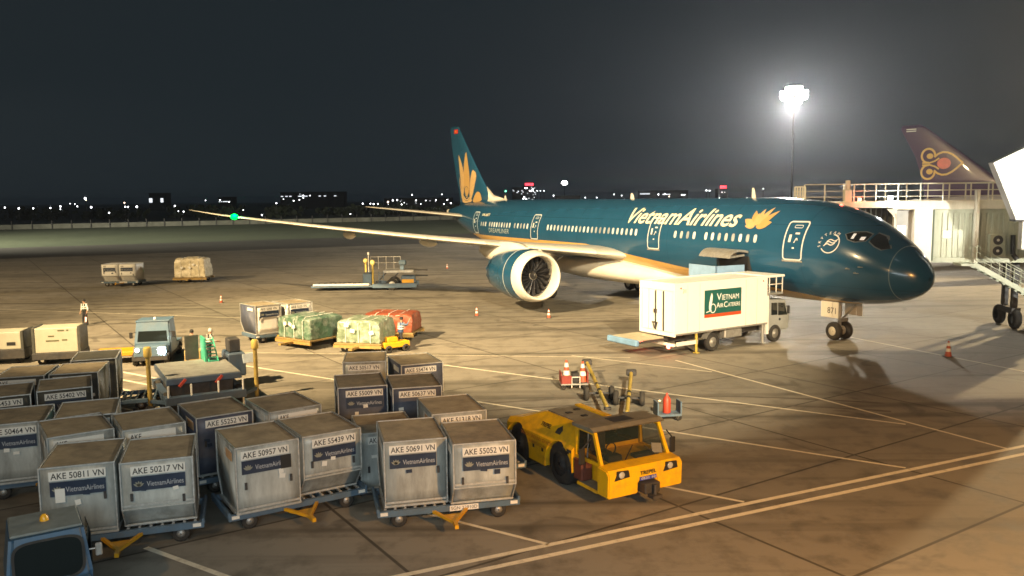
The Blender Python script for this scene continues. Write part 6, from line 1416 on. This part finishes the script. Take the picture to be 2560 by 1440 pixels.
# ------------------------------------------------------------------ ground crew
def person(label, loc, rz, J, shirt, trousers, vest, hair=(.01, .009, .008), group='ground crew', cap=None):
    """one skinned body; J = joint positions, facing -y"""
    t = thing('person', label, 'person', loc, rz, group)
    names = ['pelvis', 'belly', 'chest', 'neck', 'head', 'crown']
    rad = {'pelvis': (.15, .12), 'belly': (.145, .11), 'chest': (.165, .12), 'neck': (.055, .055), 'head': (.075, .09), 'crown': (.06, .07)}
    V, E_, Rr, tagm = [], [], [], []
    def av(p, r, m): V.append(Vector(p)); Rr.append(r); tagm.append(m); return len(V)-1
    p0 = av(J['pelvis'], rad['pelvis'], 1); b0 = av(J['belly'], rad['belly'], 0); c0 = av(J['chest'], rad['chest'], 0); n0 = av(J['neck'], rad['neck'], 2); h0 = av(J['head'], rad['head'], 2); k0 = av(J['crown'], rad['crown'], 2)
    E_ += [(p0, b0), (b0, c0), (c0, n0), (n0, h0), (h0, k0)]
    for s in 'LR':
        sh = av(J['sh'+s], (.07, .065), 0); el = av(J['el'+s], (.05, .048), 0); wr = av(J['wr'+s], (.034, .03), 2)
        E_ += [(c0, sh), (sh, el), (el, wr)]
        d = (V[wr]-V[el]).normalized(); sd = d.cross(Vector((0, 1, .2))).normalized(); pm = av(V[wr]+d*.07, (.035, .018), 2); E_.append((wr, pm))
        for k in range(4):
            f1 = av(V[pm]+d*.045+sd*(.024*(k-1.5)), (.009, .009), 2); f2 = av(V[f1]+d*(.034-.004*abs(k-1.2))+Vector((0, -.012, -.006)), (.008, .008), 2); E_ += [(pm, f1), (f1, f2)]
        th = av(V[wr]+d*.05+sd*.05, (.01, .01), 2); E_.append((wr, th))
        hp = av(J['hip'+s], (.095, .095), 1); kn = av(J['kn'+s], (.065, .065), 1); an = av(J['an'+s], (.045, .05), 1); to = av(V[an]+Vector((0, -.16, -.045)), (.045, .03), 3)
        E_ += [(p0, hp), (hp, kn), (kn, an), (an, to)]
    me = bpy.data.meshes.new('body'); me.from_pydata(V, E_, []); o = bpy.data.objects.new('body', me); C.objects.link(o)
    o.modifiers.new('s', 'SKIN'); sv = me.skin_vertices[0].data
    for i, r_ in enumerate(Rr): sv[i].radius = r_
    sv[p0].use_root = True
    o.modifiers.new('u', 'SUBSURF').levels = 1; bpy.context.view_layer.update()
    m2 = bpy.data.meshes.new_from_object(o.evaluated_get(bpy.context.evaluated_depsgraph_get())); bpy.data.objects.remove(o)
    m2.materials.clear()
    for m_ in (shirt, trousers, M_SKIN, M_BLACK): m2.materials.append(m_)
    P = np.array([v[:] for v in V])
    for f_ in m2.polygons:
        c = np.array(f_.center[:]); best, bi = 9, 0
        for a, b in E_:
            ab = P[b]-P[a]; tt = min(1, max(0, float((c-P[a])@ab/(ab@ab+1e-9)))); dd = np.linalg.norm(c-P[a]-tt*ab)
            if dd < best: best, bi = dd, (tagm[a] if tt < .5 else tagm[b])
        f_.material_index = bi; f_.use_smooth = True
    bd = obj('body', m2, t)
    hd = Vector(J['head']); up = (Vector(J['crown'])-hd).normalized()
    hm = mat('hair', hair, rough=.7)
    MB().lathe([(-.02, .098), (.05, .100), (.10, .082), (.135, .04), (.142, .002)], 'z', (hd.x, hd.y+.018, hd.z+.03), 16, smooth=True).build('hair' if cap is None else 'cap', hm if cap is None else cap, t)
    fc = MB().lathe([(-.012, .002), (0, .012), (.03, .014), (.045, .004)], 'z', (hd.x, hd.y-.098, hd.z-.02), 8); fc.build('nose', M_SKIN, t)
    for sx in (-.033, .033): MB().lathe([(-.008, .002), (0, .009), (.008, .002)], 'z', (hd.x+sx, hd.y-.083, hd.z+.02), 8).build('eye', M_BLACK, t)
    # vest: loft round the torso with two reflective bands
    ch, bl_, pv = Vector(J['chest']), Vector(J['belly']), Vector(J['pelvis'])
    def ringv(c, rx, ry): return [(c.x+rx*math.cos(2*math.pi*i/20), c.y+ry*math.sin(2*math.pi*i/20), c.z) for i in range(20)]
    vt = MB().loft([ringv(pv+Vector((0, 0, .02)), .19, .155), ringv(bl_, .185, .15), ringv(ch-Vector((0, 0, .04)), .205, .158), ringv(ch+Vector((0, 0, .09)), .185, .135), ringv(ch+Vector((0, 0, .15)), .09, .08)], caps=False).build('vest', vest, t)
    for k in (.15, .7):
        q = bl_.lerp(ch, k); MB().loft([ringv(q-Vector((0, 0, .03)), .208, .164), ringv(q+Vector((0, 0, .03)), .210, .166)], caps=False).build('reflective_band', M_PLATE, vt)
    for sx in (-.1, .1): MB().bar((ch.x+sx, ch.y-.165, bl_.z), (ch.x+sx*.9, ch.y-.13, ch.z+.14), .05, .012).bar((ch.x+sx, ch.y+.165, bl_.z), (ch.x+sx*.9, ch.y+.13, ch.z+.14), .05, .012).build('reflective_strap', M_PLATE, vt)
    return t
def pose(lean=0, armL=(0, 0, 0), armR=(0, 0, 0), handL=None, handR=None, stride=.0):
    J = dict(pelvis=(0, 0, .93), belly=(0, -lean*.3, 1.12), chest=(0, -lean*.7, 1.34), neck=(0, -lean*.95, 1.50), head=(0, -lean*1.1-.01, 1.61), crown=(0, -lean*1.15, 1.70))
    for s, sx in (('L', -1), ('R', 1)):
        J['sh'+s] = (sx*.19, -lean*.75, 1.40); J['hip'+s] = (sx*.09, 0, .86); J['kn'+s] = (sx*.10, -.03+sx*stride*.4, .48); J['an'+s] = (sx*.11, sx*stride, .085)
        J['el'+s] = (sx*.25, -lean*.75+.02, 1.13); J['wr'+s] = (sx*.26, -lean*.75-.08, .90)
    if handL: J['elL'], J['wrL'] = handL
    if handR: J['elR'], J['wrR'] = handR
    return J
M_SHW = mat('white_shirt', (.68, .68, .64), rough=.85, var=.1, scale=12); M_SHB = mat('blue_shirt', (.10, .15, .24), rough=.85, var=.15, scale=12); M_TRO = mat('dark_trousers', (.02, .02, .025), rough=.9, var=.2, scale=12)
M_VB = mat('blue_vest', (.03, .06, .13), rough=.8, var=.15, scale=10); M_VD = mat('dark_vest', (.02, .025, .02), rough=.85, var=.15, scale=10); M_VP = mat('pale_vest', (.62, .60, .5), rough=.8, var=.15, scale=10)
pw = person('person in white shirt and dark vest holding a red wand, alone at left', (-28.0, 53.8, 0), R(-20), pose(.02, handR=((.30, -.02, 1.12), (.34, -.16, .92)), stride=.10), M_SHW, M_TRO, M_VD)
wd_ = thing('signal_wand', 'glowing red signal wand held by the person on the left apron', 'wand', (-28.0, 53.8, 0), R(-20))
MB().cyl((.36, -.24, .86), (.40, -.30, .62), .022, n=10).build('handle', M_BLACK, wd_); MB().cyl((.40, -.30, .62), (.46, -.38, .25), .045, .035, n=12).build('glow_tube', emis('wand_red', (1, .16, .1), 3.0), wd_)
person('worker in blue vest and dark trousers reaching up to the pale green wrapped pallet', (-6.0, 43.9, 0), R(115), pose(.06, handL=((-.30, -.28, 1.36), (-.22, -.45, 1.62)), handR=((.28, -.26, 1.20), (.2, -.48, 1.25))), M_SHB, M_TRO, M_VB)
person('left of two crew in striped dark vests, seen from behind beyond the transporter', (-15.75, 40.2, 0), R(200), pose(.10, handR=((.30, -.15, 1.18), (.26, -.36, 1.10))), M_SHW, M_TRO, M_VD)
person('right of two crew, pale cap and striped vest, facing the left one', (-15.05, 40.5, 0), R(120), pose(.10, handL=((-.28, -.2, 1.18), (-.2, -.4, 1.12))), M_SHW, M_TRO, M_VD, cap=mat('cap_pale', (.5, .5, .46), rough=.8))
cr = thing('crate', 'ochre freight crate in front of the two crew members', 'crate', (-15.15, 38.9, 0), R(20))
MB().box(-.45, .45, -.35, .35, .12, 1.0, ch=.02).build('body', mat('crate_ochre', (.42, .30, .12), rough=.7, var=.3), cr); MB().box(-.5, .5, -.4, .4, 0, .12).build('pallet', M_DARKBOX, cr)
for x_ in (-.3, .3): MB().box(x_-.04, x_+.04, -.365, -.35, .12, 1.0).build('batten', M_DARKBOX, cr)

# ------------------------------------------------------------------ humid night air
hz = MB().box(-3600, 3600, -450, 5100, -1.2, 30.0).build('haze', MATS['black_print'])
hm = bpy.data.materials.new('humid_air'); hm.use_nodes = True; hn = hm.node_tree; hn.nodes.clear()
ho = hn.nodes.new('ShaderNodeOutputMaterial'); hv = hn.nodes.new('ShaderNodeVolumePrincipled')
hv.inputs['Color'].default_value = (.76, .84, 1, 1); hv.inputs['Density'].default_value = 0.00019; hv.inputs['Anisotropy'].default_value = 0.76
hn.links.new(hv.outputs[0], ho.inputs['Volume']); hz.data.materials.clear(); hz.data.materials.append(hm)
tag(hz, 'thin humid night haze over the whole apron', 'haze', kind='stuff')
# ------------------------------------------------------------------ loose pieces of one mesh become parts of their own
SKIP = {'lettering', 'number', 'airline_name', 'airline_mark', 'fleet_number', 'haze', 'far_trees', 'emblem', 'body', 'reflective_strap', 'lotus_petal', 'spinner_swirl', 'window', 'lens'}
def split_loose(o):
    me = o.data; n = len(me.vertices)
    if n > 4000: return
    par = list(range(n))
    def find(a):
        while par[a] != a: par[a] = par[par[a]]; a = par[a]
        return a
    for e in me.edges:
        a, b = find(e.vertices[0]), find(e.vertices[1])
        if a != b: par[a] = b
    co = np.array([v.co[:] for v in me.vertices]); roots = np.array([find(i) for i in range(n)])
    ids = list(dict.fromkeys(roots.tolist()))
    if len(ids) < 2 or len(ids) > 60: return
    bb = [(co[roots == k].min(0)-.012, co[roots == k].max(0)+.012) for k in ids]; grp = list(range(len(ids)))
    def gf(a):
        while grp[a] != a: a = grp[a]
        return a
    for i in range(len(ids)):
        for j in range(i):
            if np.all(bb[i][0] <= bb[j][1]) and np.all(bb[j][0] <= bb[i][1]): grp[gf(i)] = gf(j)
    gs = {}
    for i, k in enumerate(ids): gs.setdefault(gf(i), []).append(k)
    if len(gs) < 2: return
    lut = {}
    for gi, (k, l_) in enumerate(gs.items()):
        for q in l_: lut[q] = gi
    parts_ = []
    for gi in range(len(gs)):
        bm = bmesh.new(); bm.from_mesh(me); bm.verts.ensure_lookup_table()
        bmesh.ops.delete(bm, geom=[v for v in bm.verts if lut[int(roots[v.index])] != gi], context='VERTS')
        m2 = bpy.data.meshes.new(o.name.split('.')[0]); bm.to_mesh(m2); bm.free()
        for m_ in me.materials: m2.materials.append(m_)
        parts_.append(m2)
    o.data = parts_[0]
    for m2 in parts_[1:]:
        q = bpy.data.objects.new(o.name.split('.')[0], m2); C.objects.link(q); q.parent = o.parent
        q.location, q.rotation_euler, q.scale = o.location, o.rotation_euler, o.scale
for o in list(bpy.data.objects):
    if o.type == 'MESH' and o.parent is not None and o.data.users == 1 and o.name.split('.')[0] not in SKIP and o.get('kind') is None: split_loose(o)
